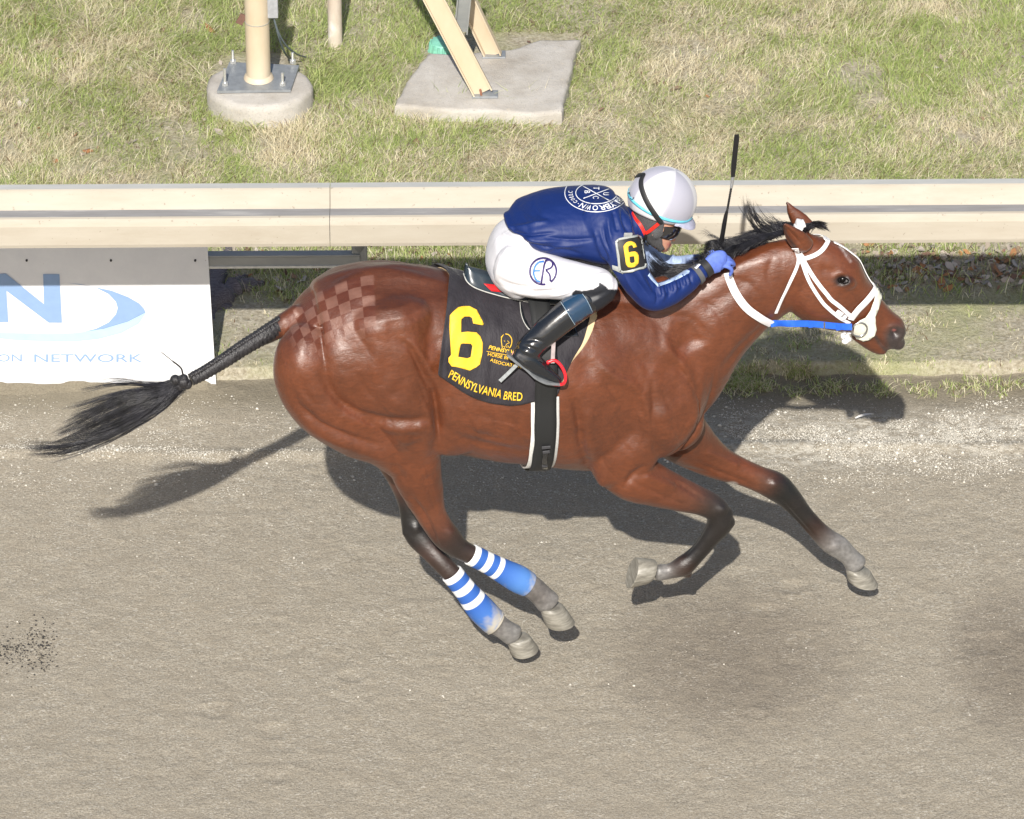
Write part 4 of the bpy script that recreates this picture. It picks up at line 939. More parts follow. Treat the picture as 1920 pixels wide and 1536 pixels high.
# ---------------- hair
def strands(name, specs, mat, parent, rad=.0007, nseg=10):
    """specs: list of (control points 3D array)"""
    vs, fs = [], []; n0 = 0
    for cp, r in specs:
        Q = cr(cp, max(2, nseg//(len(cp)-1))); m_ = len(Q); T = np.gradient(Q, axis=0); T /= np.linalg.norm(T, axis=1)[:, None]+1e-9
        a = np.cross(T, V(.3, .8, .5)); a /= np.linalg.norm(a, axis=1)[:, None]+1e-9; b = np.cross(T, a); R_ = r*(1-np.linspace(0, 1, m_)**2*.85)
        for ang in (0, 2.094, 4.189): vs.append(Q+(a*math.cos(ang)+b*math.sin(ang))*R_[:, None])
        i = np.arange(m_-1)
        for k in range(3):
            A_, B_ = n0+k*m_, n0+((k+1) % 3)*m_; fs.append(np.stack([A_+i, A_+i+1, B_+i+1, B_+i], 1))
        n0 += 3*m_
    q = np.concatenate(fs); me = mkmesh(name, np.concatenate(vs), (q.ravel(), np.full(len(q), 4)), fast=True)
    return link(name, me, mat, parent=parent)
mhair = M('black_hair'); mhair.set(base=mhair.ramp(mhair.noise(30, 3), [(.3, (.008, .008, .010)), (.7, (.034, .034, .044))]), rough=.33, spec=.5)
sp = []
def hair(n, root, ctrl, jr, jc, r=(.0006, .0012), yj=.01, clump=14):
    """root,ctrl: polylines of (px,py,y) keyed by the same parameter t"""
    R0 = np.array(root, float); Cs = [np.array(c, float) for c in ctrl]
    for i in range(n):
        if i % clump == 0: T0 = random.random(); G0 = (random.gauss(0, 1), random.gauss(0, 1), random.gauss(0, 1)); L0 = random.uniform(.55, 1.05)
        t = min(1, max(0, T0+random.gauss(0, .025))); pick = lambda A: np.array([np.interp(t, np.linspace(0, 1, len(A)), A[:, k]) for k in range(3)])
        g = [q+random.gauss(0, .28) for q in G0]; P_ = [pick(R0)+V(random.gauss(0, jr), random.gauss(0, jr), random.gauss(0, yj*.4))]
        L = L0*random.uniform(.9, 1.04); prev = P_[0]
        for k, A in enumerate(Cs):
            q = pick(A); q = prev+(q-prev)*(L if k == len(Cs)-1 else 1); s = (k+1)/len(Cs)
            q = q+V(g[0]*jc*s+random.gauss(0, jc*.10), g[1]*jc*s+random.gauss(0, jc*.10), g[2]*yj*s); P_.append(q); prev = q
        sp.append((np.array([H.aty(*p) for p in P_]), random.uniform(*r)))
# mane mass lying along the crest
hair(1300, [(1300, 522, .02), (1340, 498, .02), (1400, 468, .015), (1460, 440, .01), (1490, 425, .01)], [[(1290, 500, .05), (1330, 475, .05), (1385, 450, .05), (1440, 432, .05), (1470, 422, .04)], [(1265, 508, .10), (1310, 478, .08), (1345, 462, .07), (1395, 446, .06), (1440, 436, .05)]], 3, 6)
hair(700, [(1340, 498, -.01), (1400, 466, -.01), (1470, 436, -.005)], [[(1325, 488, -.03), (1375, 463, -.03), (1440, 442, -.03)], [(1345, 495, -.06), (1365, 478, -.05), (1400, 460, -.05)]], 3, 6)
# upper tufts thrown up and back
hair(110, [(1440, 448, .0), (1472, 432, .0)], [[(1415, 430, .02), (1445, 420, .02)], [(1400, 400, .04), (1425, 405, .04)], [(1398, 372, .05), (1405, 385, .06)]], 3, 5, (.0005, .0009), clump=4)
hair(60, [(1450, 440, 0), (1476, 430, 0)], [[(1440, 420, .02), (1462, 415, .02)], [(1418, 398, .04), (1438, 402, .04)]], 3, 6, (.0005, .0008), clump=3)
# wisps to the left of the whip
hair(150, [(1360, 485, .02), (1400, 465, .02)], [[(1335, 455, .05), (1365, 448, .05)], [(1312, 462, .08), (1318, 452, .08)]], 4, 6, (.0005, .0009))
hair(90, [(1350, 490, .02), (1380, 475, .02)], [[(1330, 458, .05), (1345, 452, .05)], [(1318, 482, .08), (1326, 474, .08)]], 4, 7, (.0005, .0009))
hair(14, [(1350, 480, .02), (1400, 465, .02)], [[(1310, 440, .05), (1350, 420, .05)], [(1285, 425, .1), (1320, 402, .1)]], 4, 14, (.0004, .0006))
# mane blown back between the rider's arms
hair(650, [(1330, 506, .02), (1300, 520, .02), (1270, 540, .015)], [[(1290, 500, .03), (1275, 512, .03), (1255, 530, .03)], [(1250, 503, .05), (1240, 520, .05), (1236, 535, .04)], [(1215, 478, .07), (1222, 500, .07), (1228, 515, .05)]], 4, 6)
strands('mane', sp, mhair.m, horse); sp = []
hair(330, [(1500, 430, 0), (1522, 425, 0)], [[(1522, 420, -.01), (1538, 420, -.01)], [(1543, 428, -.02), (1556, 430, -.01)]], 4, 4, (.0007, .0012), .03)
hair(110, [(1505, 440, -.03), (1498, 430, .03)], [[(1480, 424, -.03), (1485, 420, .03)], [(1464, 418, -.04), (1470, 420, .02)]], 4, 4, (.0007, .0011), .02)
strands('forelock', sp, mhair.m, horse); sp = []
# tail: braid, knot, switch
bm = bm_new(); pts = [(528, 608), (505, 622), (480, 638), (455, 653), (430, 670), (405, 686), (380, 701), (358, 712)]; P_ = cr([H.aty(a, b, .0-.012*i) for i, (a, b) in enumerate(pts)], 14)
Rr = []
for i in range(len(P_)):
    u_ = i/(len(P_)-1); Rr.append((.034*(1-u_)+.0235*u_)*(1+.05*math.sin(i*1.55)))
tube(bm, P_, Rr, 22)
for i in range(2, len(P_)-1, 2):                                # plaited ridge along the top
    p = P_[i]+V(-.004, -.006, Rr[i]*.92); bmesh.ops.create_icosphere(bm, subdivisions=2, radius=.0115, matrix=Matrix.Translation(Vector(p)) @ Matrix.Rotation(.6, 4, 'Y') @ Matrix.Diagonal((.8, 1.1, .75, 1)))
mbr = M('braided_hair'); wv = mbr.noise(160, 4, .6, stretch=(1, .2, .6)); mbr.set(base=mbr.ramp(wv, [(.3, (.008, .008, .009)), (.7, (.040, .038, .042))]), rough=.4, spec=.5); mbr.bump(wv, .7, .006)
bm_obj('tail_braid', bm, mbr.m, smooth=True, parent=horse)
bm = bm_new(); kc = H.aty(343, 716, -.10)
for dx, dz, r in ((0, 0, .024), (-.028, .012, .019), (-.012, -.016, .018), (.014, -.012, .02), (.004, .014, .016)): bmesh.ops.create_icosphere(bm, subdivisions=3, radius=r, matrix=Matrix.Translation(Vector(kc+V(dx, 0, dz))))
bm_obj('tail_knot', bm, mbr.m, smooth=True, parent=horse)
bm = bm_new(); tube(bm, cr([H.aty(343, 703, -.10), H.aty(339, 690, -.10), H.aty(322, 676, -.10), H.aty(302, 660, -.10)], 5), [.0035]*5+[.003]*5+[.0015]*5+[.0008], 8); bm_obj('tail_wisp', bm, mbr.m, smooth=True, parent=horse)
R0 = [(345, 708, -.10), (345, 728, -.10)]
hair(560, R0, [[(300, 722, -.11), (310, 756, -.11)], [(240, 738, -.11), (255, 785, -.11)], [(170, 770, -.10), (190, 815, -.10)], [(95, 810, -.09), (110, 840, -.09)]], 3, 6, (.0004, .0008), .016)
hair(320, R0, [[(300, 722, -.11), (305, 745, -.11)], [(235, 732, -.11), (250, 765, -.11)], [(175, 748, -.10), (200, 790, -.10)], [(120, 765, -.09), (150, 800, -.09)]], 3, 5, (.0004, .0007), .016)
hair(170, R0, [[(290, 718, -.11), (300, 740, -.11)], [(220, 712, -.11), (240, 750, -.11)], [(150, 722, -.10), (180, 770, -.10)]], 3, 7, (.0005, .0009), .016)
hair(380, R0, [[(305, 745, -.11), (312, 762, -.11)], [(255, 785, -.11), (265, 790, -.11)], [(180, 820, -.10), (200, 822, -.10)], [(95, 838, -.09), (130, 846, -.09)], [(34, 836, -.09), (62, 848, -.09)]], 3, 6, (.0004, .0007), .016)
strands('tail_switch', sp, mhair.m, horse); sp = []
# ================================================================== TACK
def ribbon(name, pts, nrm, wd, th, mat, parent=None, closed=False, **k):
    """flat strap of real thickness following pts with surface normals"""
    pts = np.array(pts, float); nrm = np.array(nrm, float); n = len(pts)
    for _ in range(3):
        q = nrm.copy(); q[1:-1] = (nrm[:-2]+nrm[1:-1]+nrm[2:])/3; nrm = q/np.linalg.norm(q, axis=1)[:, None]
        q = pts.copy(); q[1:-1] = pts[:-2]*.25+pts[1:-1]*.5+pts[2:]*.25; pts = q
    T = np.gradient(pts, axis=0); T /= np.linalg.norm(T, axis=1)[:, None]+1e-9; S = np.cross(T, nrm); S /= np.linalg.norm(S, axis=1)[:, None]+1e-9
    wd = np.full(n, wd) if np.isscalar(wd) else np.interp(np.linspace(0, 1, n), np.linspace(0, 1, len(wd)), wd)
    bm = bm_new(); rows = []
    for i in range(n):
        w2 = wd[i]/2; p = pts[i]; N_ = nrm[i]; s = S[i]
        rows.append([bm.verts.new(q) for q in (p-s*w2, p-s*w2+N_*th*.6, p-s*w2*.85+N_*th, p+s*w2*.85+N_*th, p+s*w2+N_*th*.6, p+s*w2)])
    m_ = 6
    for a, b in zip(rows[:-1], rows[1:]):
        for j in range(m_): bm.faces.new((a[j], a[(j+1) % m_], b[(j+1) % m_], b[j]))
    if not closed: bm.faces.new(rows[0][::-1]); bm.faces.new(rows[-1])
    return bm_obj(name, bm, mat, smooth=True, parent=parent, **k)
def trace(path, tree, off=.002, step=3.0):
    """px path laid onto a surface; entries (px,py) use the sight line, (px,py,y) the nearest point"""
    A = []
    for a, b in zip(path[:-1], path[1:]):
        L = max(1, int(math.hypot(b[0]-a[0], b[1]-a[1])/step))
        for i in range(L):
            u = i/L; x, y = a[0]+(b[0]-a[0])*u, a[1]+(b[1]-a[1])*u
            A.append((x, y, a[2]+(b[2]-a[2])*u) if len(a) > 2 and len(b) > 2 else (x, y))
    A.append(path[-1]); P_, N_ = [], []
    for a in A:
        h_ = hitpx(tree, a[0], a[1]) if len(a) == 2 else None
        if h_ is None:
            q = H.aty(a[0], a[1], a[2] if len(a) > 2 else -.01); r = tree.find_nearest(Vector(q)); h_ = (np.array(r[0]), np.array(r[1]))
        P_.append(h_[0]+h_[1]*off); N_.append(h_[1])
    return np.array(P_), np.array(N_)
def curve_px(p, n=5): return [tuple(q) for q in cr(p, n)]
def strap(name, path, tree, wd, th, mat, parent, mirror='', off=.002, step=3.0):
    P_, N_ = trace(path, tree, off, step); o = []
    if mirror == 'join':        # path ends on the mid line: carry on down the other side
        m_ = V(1, -1, 1); P2 = np.vstack([P_, (P_*m_)[::-1]]); N2 = np.vstack([N_, (N_*m_)[::-1]]); return ribbon(name, P2, N2, wd, th, mat, parent)
    r = ribbon(name, P_, N_, wd, th, mat, parent)
    if mirror == 'copy': ribbon(name, P_*V(1, -1, 1), N_*V(1, -1, 1), wd, th, mat, parent)
    return r
def decal(name, verts, faces, tree, off, mat, parent, cell=7, th=0.0, conv=None):
    """flat px outline laid on a surface as a thin sheet"""
    bm = bm_new(); vs = [bm.verts.new((p[0], p[1], 0)) for p in verts]
    for f in faces:
        try: bm.faces.new([vs[i] for i in f])
        except ValueError: pass
    a = np.array([tuple(v.co)[:2] for v in bm.verts]); mn, mx = a.min(0), a.max(0)
    for ax in (0, 1):
        x = math.floor(mn[ax]/cell)*cell+cell*.5
        while x < mx[ax]:
            pl = [0, 0, 0]; nn = [0, 0, 0]; pl[ax] = x; nn[ax] = 1
            bmesh.ops.bisect_plane(bm, geom=bm.verts[:]+bm.edges[:]+bm.faces[:], plane_co=pl, plane_no=nn, dist=1e-4); x += cell
    bad = []
    for v in bm.verts:
        h_ = hitpx(tree, v.co.x, v.co.y)
        if h_ is None or (h_[1]@H.F) > -0.06: bad.append(v)
        else: v.co = Vector(h_[0]+h_[1]*off)
    bmesh.ops.delete(bm, geom=bad, context='VERTS')
    if not bm.faces: bm.free(); return None
    o = bm_obj(name, bm, mat, smooth=True, parent=parent)
    if th: s = o.modifiers.new('s', 'SOLIDIFY'); s.thickness = th; s.offset = 1
    return o
def poly(loops):
    L3 = [[Vector((p[0], p[1], 0)) for p in lp] for lp in loops]; return [p for lp in loops for p in lp], tessellate_polygon(L3)
def line_poly(path, w):
    P_ = np.array(cr(path, 4) if len(path) > 2 else path, float); T = np.gradient(P_, axis=0); T /= np.linalg.norm(T, axis=1)[:, None]+1e-9; S = np.stack([-T[:, 1], T[:, 0]], 1)*w/2
    v = np.vstack([P_-S, P_+S]); n = len(P_); return [tuple(q) for q in v], [(i, i+1, n+i+1, n+i) for i in range(n-1)]
def text_px(s, base, height, offset=.0, shear=0.0, stretch=None, up=None):
    """text set along a px base line; returns px verts and faces"""
    v, f = text2d(s, offset, shear); mn, mx = v.min(0), v.max(0); B = np.array(cr(base, 8) if len(base) > 2 else base, float)
    L = np.concatenate([[0], np.cumsum(np.linalg.norm(np.diff(B, axis=0), axis=1))]); t = (v[:, 0]-mn[0])/(mx[0]-mn[0])*L[-1]
    x, y = np.interp(t, L, B[:, 0]), np.interp(t, L, B[:, 1]); e = 1.0
    dx = np.interp(np.clip(t+e, 0, L[-1]), L, B[:, 0])-np.interp(np.clip(t-e, 0, L[-1]), L, B[:, 0]); dy = np.interp(np.clip(t+e, 0, L[-1]), L, B[:, 1])-np.interp(np.clip(t-e, 0, L[-1]), L, B[:, 1]); d = np.hypot(dx, dy)+1e-9
    nx, ny = dy/d, -dx/d; hgt_ = v[:, 1]/0.7*height
    if up is not None: nx, ny = up[0]+0*nx, up[1]+0*ny
    return list(zip(x+nx*hgt_, y+ny*hgt_)), f

# wrap round the trunk
ZC = 1.22
def wrap(x, phi, off):
    d = Vector((0, -math.sin(phi), math.cos(phi))); o_ = Vector((x, 0, ZC)); r = bvh.ray_cast(o_, d, 2.0)
    if r[0] is None: return np.array(o_)+np.array(d)*.3
    n_ = np.array(r[1]); n_ = n_*0.6+np.array(d)*.4; n_ /= np.linalg.norm(n_); return np.array(r[0])+n_*off
def sheet(bottom, top, off, nr=26, ns=60, both=True, fold=None, phi_top=0.0):
    """rows from the near lower edge over the back to the far lower edge"""
    B = cr(bottom, 10); Tp = cr(top, 10); S = np.linspace(0, 1, ns); bi = lambda A, s, k: np.interp(s, np.linspace(0, 1, len(A)), A[:, k])
    rows = []
    for s in S:
        h_ = hitpx(bvh, bi(B, s, 0), bi(B, s, 1)); b = h_[0] if h_ else np.array(bvh.find_nearest(Vector(H.aty(bi(B, s, 0), bi(B, s, 1), -.05)))[0]); phb = math.atan2(-b[1], b[2]-ZC); tx = H.aty(bi(Tp, s, 0), bi(Tp, s, 1), 0)[0]; col_ = []
        for v in np.linspace(0, 1, nr):
            ph = phb*(1-v)+phi_top*v; x = b[0]*(1-v)+tx*v; o = off(s, v) if callable(off) else off
            col_.append(wrap(x, ph, o))
        if both: col_ += [p*V(1, -1, 1) for p in col_[-2::-1]]
        rows.append(col_)
    R_ = np.array(rows)
    for _ in range(4):
        Q = R_.copy(); Q[1:-1] = R_[:-2]*.25+R_[1:-1]*.5+R_[2:]*.25; R_ = Q; Q = R_.copy(); Q[:, 1:-1] = R_[:, :-2]*.25+R_[:, 1:-1]*.5+R_[:, 2:]*.25; R_ = Q
    return R_
def sheet_mesh(name, R_, mat, th=.003, **k):
    a, b = R_.shape[:2]; v = R_.reshape(-1, 3); i = (np.arange(a-1)[:, None]*b+np.arange(b-1)[None]).ravel(); q = np.stack([i, i+1, i+b+1, i+b], 1)
    me = mkmesh(name, v, (q.ravel(), np.full(len(q), 4)), fast=True); recalc(me)
    if float(np.mean((co(me)-V(0, 0, ZC))[:, 1:]*vnorm(me)[:, 1:])) < 0: me.flip_normals()
    o = link(name, me, mat, **k)
    s = o.modifiers.new('s', 'SOLIDIFY'); s.thickness = th; s.offset = -1; return o
def tree_of(me):
    return BVHTree.FromPolygons([Vector(p) for p in co(me)], [tuple(p.vertices) for p in me.polygons])

# pad, cloth
mpad = simple('cream_foam', (.66, .50, .30), .8, .08, 40, .3, 300)
bot = [(836, 690), (850, 716), (880, 736), (930, 750), (990, 748), (1045, 735), (1066, 686), (1092, 655), (1109, 625), (1117, 596), (1119, 570)]
topc = [(846, 512), (880, 518), (920, 524), (960, 530), (1000, 535), (1060, 538), (1120, 540), (1150, 545)]
pad = sheet_mesh('saddle_pad', sheet(bot, topc, .005), mpad, .004, yaw=YAW, label='cream foam pad whose edge shows in front of the black saddle cloth', cat='saddle pad')
mcl = M('black_cloth'); wn_ = mcl.noise(500, 2, .5); mcl.set(base=mcl.ramp(mcl.noise(12, 4), [(.3, (.020, .018, .023)), (.7, (.034, .031, .037))]), rough=.7, sheen=.08, sheenr=.4, spec=.3); mcl.bump(wn_, .2, .001); mcl.bump(mcl.noise(14, 4, .6, stretch=(1.6, 1, .5)), .6, .02)
def cloth_off(s, v):
    w_ = (1-v); f = .0022*math.sin(s*55+3*math.sin(v*5))+.0032*math.sin(s*23+v*9)+.0025*math.sin(s*13-v*16)
    f += .006*math.exp(-((s-.30-.12*v)/.018)**2)*w_+.005*math.exp(-((s-.44+.05*v)/.015)**2)*w_+.010*math.exp(-(s/.04)**2)*math.exp(-(v/.12)**2)
    return .013+f*(.35+w_)
bot = [(817, 701), (826, 706), (838, 714), (862, 731), (893, 746), (925, 755), (960, 759), (998, 752), (1040, 741), (1056, 706), (1076, 670), (1092, 642), (1101, 612), (1107, 585)]
CR_ = sheet(bot, [(842, 513), (870, 517), (900, 522), (930, 526), (960, 530), (1000, 535), (1060, 538), (1110, 540)], cloth_off, nr=60, ns=110)
cloth = sheet_mesh('saddle_cloth', CR_, mcl.m, .0022, yaw=YAW, label='black saddle cloth with a large yellow number draped over the back of the horse', cat='saddle cloth')
tc = tree_of(cloth.data)
myel = M('yellow_applique'); yn = myel.noise(380, 3, .6); myel.set(base=myel.ramp(myel.noise(18, 4), [(.3, (.78, .46, .025)), (.7, (.88, .56, .04))]), rough=.6); myel.bump(yn, .25, .001); myel.bump(myel.noise(30, 3), .35, .008)
z8 = lambda P_: [(840+a/7.3125, 560+b/7.3125) for a, b in P_]
v_, f_ = poly([z8([(20, 230), (70, 180), (135, 125), (200, 108), (290, 108), (390, 160), (430, 240), (465, 305), (485, 355), (470, 368), (340, 345), (325, 270), (290, 250), (220, 250), (175, 290), (175, 465), (260, 455), (385, 465), (440, 520), (475, 610), (470, 740), (435, 900), (385, 940), (295, 985), (125, 935), (40, 925), (0, 870), (0, 810), (35, 770), (28, 600), (20, 400)]), z8([(170, 625), (200, 612), (310, 620), (328, 650), (305, 800), (260, 815), (140, 795)])])
decal('number', v_, f_, tc, .003, myel.m, cloth, 5, .0015)
v_, f_ = text_px('PENNSYLVANIA BRED', z8([(-5, 1075), (60, 1105), (150, 1165), (300, 1245), (450, 1298), (650, 1345), (800, 1382), (1015, 1398)]), 15.5, .012)
decal('lettering', v_, f_, tc, .0028, myel.m, cloth, 6, .001)
for s_, b_, h_, o_ in (('PENNSYLVANIA', [(915.5, 654), (935, 659), (985, 668)], 7.2, .02), ('HORSE BREEDERS', [(914, 667), (940, 672), (985, 682)], 6.6, .008), ('ASSOCIATION', [(918, 677), (940, 684), (977, 691)], 6.2, .008)):
    v_, f_ = text_px(s_, b_, h_, o_, .15 if h_ > 7 else 0); decal('lettering', v_, f_, tc, .0026, myel.m, cloth, 6, .0008)
z9 = lambda P_: [(920+a/9.6, 560+b/9.6) for a, b in P_]
v_, f_ = line_poly([(912, 658.5), (935, 663), (975, 670)], .9); decal('underline', v_, f_, tc, .0026, myel.m, cloth, 6, .0008)
allv, allf = [], []
for P_, w_ in (([(230, 650), (195, 700), (190, 760), (200, 830), (210, 890)], 1.3), ([(260, 640), (320, 655), (370, 720), (375, 800), (350, 870), (325, 890)], 1.6), ([(215, 665), (180, 700)], .9), ([(300, 760), (330, 800), (290, 815), (270, 850), (285, 885)], .9), ([(300, 850), (318, 862), (300, 880)], .9), ([(235, 760), (255, 775)], .9), ([(225, 860), (250, 870), (245, 890)], .9)):
    v_, f_ = line_poly(z9(P_), w_); n0 = len(allv); allv += v_; allf += [tuple(n0+i for i in q) for q in f_]
decal('horse_head_outline', allv, allf, tc, .0026, myel.m, cloth, 6, .0008)

# saddle
mlea = M('glossy_black_leather'); ln = mlea.noise(60, 4); mlea.set(base=(.010, .012, .016), rough=mlea.ramp(ln, [(.3, .12), (.7, .26)]), spec=.6, coat=.6, coatr=.08); mlea.bump(mlea.noise(300, 3), .06, .001)
mseat = M('slate_leather'); mseat.set(base=(.022, .034, .046), rough=.30, spec=.5, coat=.2, coatr=.2)
saddle = empty('saddle', 'small glossy black racing saddle with pale piping under the rider', 'saddle', yaw=YAW)
def soff(s, v): return .018+.040*min(1, v*1.5)**.7+.008*math.exp(-(s/.12)**2)
sb = [(866, 524), (871, 534), (882, 543), (900, 551), (930, 560), (965, 568), (1000, 574), (1040, 577), (1080, 574), (1110, 562)]
SR = sheet(sb, [(864, 516), (880, 518), (905, 522), (940, 527), (980, 531), (1020, 535), (1060, 538), (1105, 541)], soff, nr=24, ns=60)
seat = sheet_mesh('seat', SR, mseat.m, .010, parent=saddle)
ts = tree_of(seat.data)
mpip = simple('pale_piping', (.50, .50, .47), .5)
bm = bm_new(); tube(bm, [p+V(0, -.002, 0) for p in SR[:, 0]], .0022, 8); bm_obj('piping', bm, mpip, smooth=True, parent=saddle)
v_, f_ = line_poly([(868, 524), (884, 537), (905, 547), (935, 555), (965, 561), (1000, 566)], 1.2); decal('stitching', v_, f_, ts, .0015, mpip, saddle, 6, .0005)
v_, f_ = poly([[(906, 532), (935, 535), (948, 549), (921, 546)]]); decal('red_patch', v_, f_, ts, .0025, simple('red_leather', (.62, .015, .02), .4), saddle, 6, .001)
FR = sheet([(973, 575), (974, 592), (979, 608), (987, 620), (998, 629), (1015, 634), (1040, 634), (1058, 620), (1066, 598)], [(973, 552), (985, 553), (1000, 554), (1020, 556), (1045, 558), (1066, 556)], .024, nr=14, ns=30, both=False, phi_top=.55)
sheet_mesh('flap', FR, mlea.m, .004, parent=saddle); sheet_mesh('flap', FR*V(1, -1, 1), mlea.m, .004, parent=saddle)
bm = bm_new(); tube(bm, [p+V(0, -.001, 0) for p in FR[:, 0]], .0016, 8); bm_obj('piping', bm, mpip, smooth=True, parent=saddle)
# stirrups
mred = simple('red_enamel', (.72, .018, .03), .25, .05, coat=.5); mstrapc = simple('clear_webbing', (.36, .30, .30), .35, .15, 60)
YST = -.335
def stirrup(s):
    t = bpy.data.objects.new('stirrup', None); SC.collection.objects.link(t); t.parent = saddle; t.location = (.05, 0, -.04) if s > 0 else (0, 0, 0); mr = V(1, -s, 1) if s > 0 else V(1, 1, 1)
    ring = cr([H.aty(*p) for p in [(1028, 679, YST), (1040, 676, YST), (1052, 686, YST-.01), (1060, 704, YST-.02), (1057, 719, YST-.02), (1040, 721, YST), (1018, 714, YST+.0), (1000, 704, YST+.01)]], 8)
    bm = bm_new(); tube(bm, [p*mr for p in ring], .0062, 12); bm_obj('iron', bm, mred, smooth=True, parent=t)
    ring2 = cr([H.aty(*p) for p in [(1028, 679, YST), (1024, 690, YST+.05), (1014, 700, YST+.075), (1000, 704, YST+.01)]], 6); bm = bm_new(); tube(bm, [p*mr for p in ring2], .0062, 12); bm_obj('iron_branch', bm, mred, smooth=True, parent=t)
    P_ = np.array([H.aty(a, b, y) for a, b, y in [(1040, 612, -.300), (1038, 640, -.312), (1037, 660, -.325), (1036, 681, YST)]])*mr; ribbon('leather', cr(P_, 5), np.tile(V(0, -1, .3)*mr, (16, 1)), .015, .003, mstrapc, t)
stirrup(-1); stirrup(1)
bm = bm_new(); P_ = [H.aty(972, 681, -.315), H.aty(955, 698, -.312), H.aty(937, 715, -.308)]
ribbon('strap_end', cr(P_, 6), np.tile(V(0, -.9, .4), (13, 1)), .014, .003, simple('grey_vinyl', (.30, .32, .33), .3, .2, 90), saddle)

# girths
def belt(name, x0, x1, ph0, ph1, off, mat, th, **k):
    n = 130; rows = []
    for ph in np.linspace(ph0, ph1, n):
        o = off(ph) if callable(off) else off; rows.append([wrap(x0+(x1-x0)*u_, ph, o) for u_ in np.linspace(0, 1, 5)])
    R_ = np.array(rows); R_[:, :, 1:] = np.mean(R_[:, :, 1:], axis=1, keepdims=True)*.7+R_[:, :, 1:]*.3
    for _ in range(5): Q = R_.copy(); Q[1:-1] = R_[:-2]*.25+R_[1:-1]*.5+R_[2:]*.25; R_ = Q
    return sheet_mesh(name, R_, mat, th, **k)
mweb = M('black_webbing'); mweb.set(base=(.018, .019, .020), rough=.55, spec=.4); mweb.bump(mweb.noise(700, 2, stretch=(1, 1, .2)), .3, .001)
mgw = simple('white_girth', (.72, .72, .70), .6)
def xat(px, py): return hitpx(bvh, px, py)[0][0]
gx0, gx1 = xat(995, 800), xat(1047.5, 800)
girth = empty('girth', 'white edged girth strapped under the belly beneath the black surcingle', 'girth', yaw=YAW)
belt('band', gx0, gx1, 1.15, 2*math.pi-1.15, .008, mgw, .004, parent=girth)
sx0, sx1 = xat(1001, 800), xat(1041, 800)
def oo(ph):
    a = min(ph, 2*math.pi-ph); return .020+.056*max(0, min(1, (1.15-a)/.35))
sur = empty('surcingle', 'wide black webbing surcingle round the belly with a buckle low on its side', 'surcingle', yaw=YAW)
belt('band', sx0, sx1, .0, 2*math.pi, oo, mweb.m, .003, parent=sur)
for i, (py_, hh_) in enumerate(((829, 5), (838, 4), (861, 4))):
    h_ = hitpx(bvh, 1022, py_)
    if h_: bm = bm_new(); box(bm, tuple(h_[0]+h_[1]*.026), (.034-.006*i, .008, .012), Matrix.Rotation(-.25, 3, 'X'), .002); bm_obj('buckle', bm, mdark, parent=sur)
P_, N_ = trace([(1021, 838), (1021, 850), (1022, 866), (1022, 876)], bvh, .024); ribbon('buckle_strap', P_, N_, .018, .003, mlea.m, sur)

# bridle
mwv = M('white_biothane'); mwv.set(base=mwv.ramp(mwv.noise(20, 4), [(.3, (.74, .73, .74)), (.7, (.82, .81, .82))]), rough=.32, spec=.5)
bridle = empty('bridle', 'white racing bridle with noseband and fishtail cheek guard on the horse head', 'bridle', yaw=YAW)
S_ = lambda nm, p, w_, mir='copy', off=.003, th=.003: strap(nm, p, bvh, w_/510, th, mwv.m, bridle, mir, off)
S_('browband', curve_px([(1506, 485), (1525, 479), (1540, 470), (1551, 455), (1556, 440)])+[(1557, 430, 0)], 8.5, 'join', .006)
S_('throatlash', curve_px([(1494, 468), (1497, 482), (1494, 500), (1481, 528), (1465, 560), (1454, 586)]), 6.5)
S_('headpiece', curve_px([(1491, 464), (1497, 474), (1505, 487)]), 13, 'copy', .004)
S_('cheekpiece', curve_px([(1506, 487), (1527, 522), (1557, 560), (1578, 577), (1595, 592)]), 8)
S_('cheekpiece', curve_px([(1502, 488), (1515, 522), (1540, 563), (1564, 588), (1592, 604)]), 7, 'copy', .0055)
S_('noseband', curve_px([(1594, 597), (1607, 580), (1622, 565), (1638, 546)])+[(1644, 536, -.0)], 14.5, 'join', .006)
S_('face_strap', [(1568, 447, 0), (1590, 472, 0), (1612, 502, 0), (1642, 538, 0)], 6, '', .003)
v_, f_ = poly([[(1640, 540), (1648, 547), (1648, 560), (1644, 577), (1638, 592), (1640, 604), (1642, 615), (1639, 626), (1630, 633), (1618, 637), (1607, 631), (1600, 620), (1601, 606), (1610, 598), (1621, 593), (1630, 580), (1636, 562)]])
mrub = simple('ivory_rubber', (.72, .72, .62), .45, .05); decal('cheek_guard', v_, f_, bvh, .009, mrub, bridle, 5, .004)
for s in (-1, 1):
    c = hitpx(bvh, 1609, 611); p = (c[0]+c[1]*.020)*(V(1, -1, 1) if s > 0 else V(1, 1, 1)); bm = bm_new(); pts = [p+V(math.cos(a)*.029, 0, math.sin(a)*.029) for a in np.linspace(0, 2*math.pi, 33)]
    tube(bm, pts, .0034, 10); bm_obj('bit_ring', bm, simple('bright_steel', (.55, .55, .56), .2, metal=1.0), smooth=True, parent=bridle)
bm = bm_new(); box(bm, tuple(hitpx(bvh, 1573, 585)[0]+V(0, -.010, 0)), (.03, .006, .018), Matrix.Rotation(.7, 3, 'Y'), .003); box(bm, tuple(hitpx(bvh, 1582, 593)[0]+V(0, -.010, 0)), (.016, .007, .022), Matrix.Rotation(.7, 3, 'Y'), .003); bm_obj('keeper', bm, mwv.m, parent=bridle)
bm = bm_new(); random.seed(3)
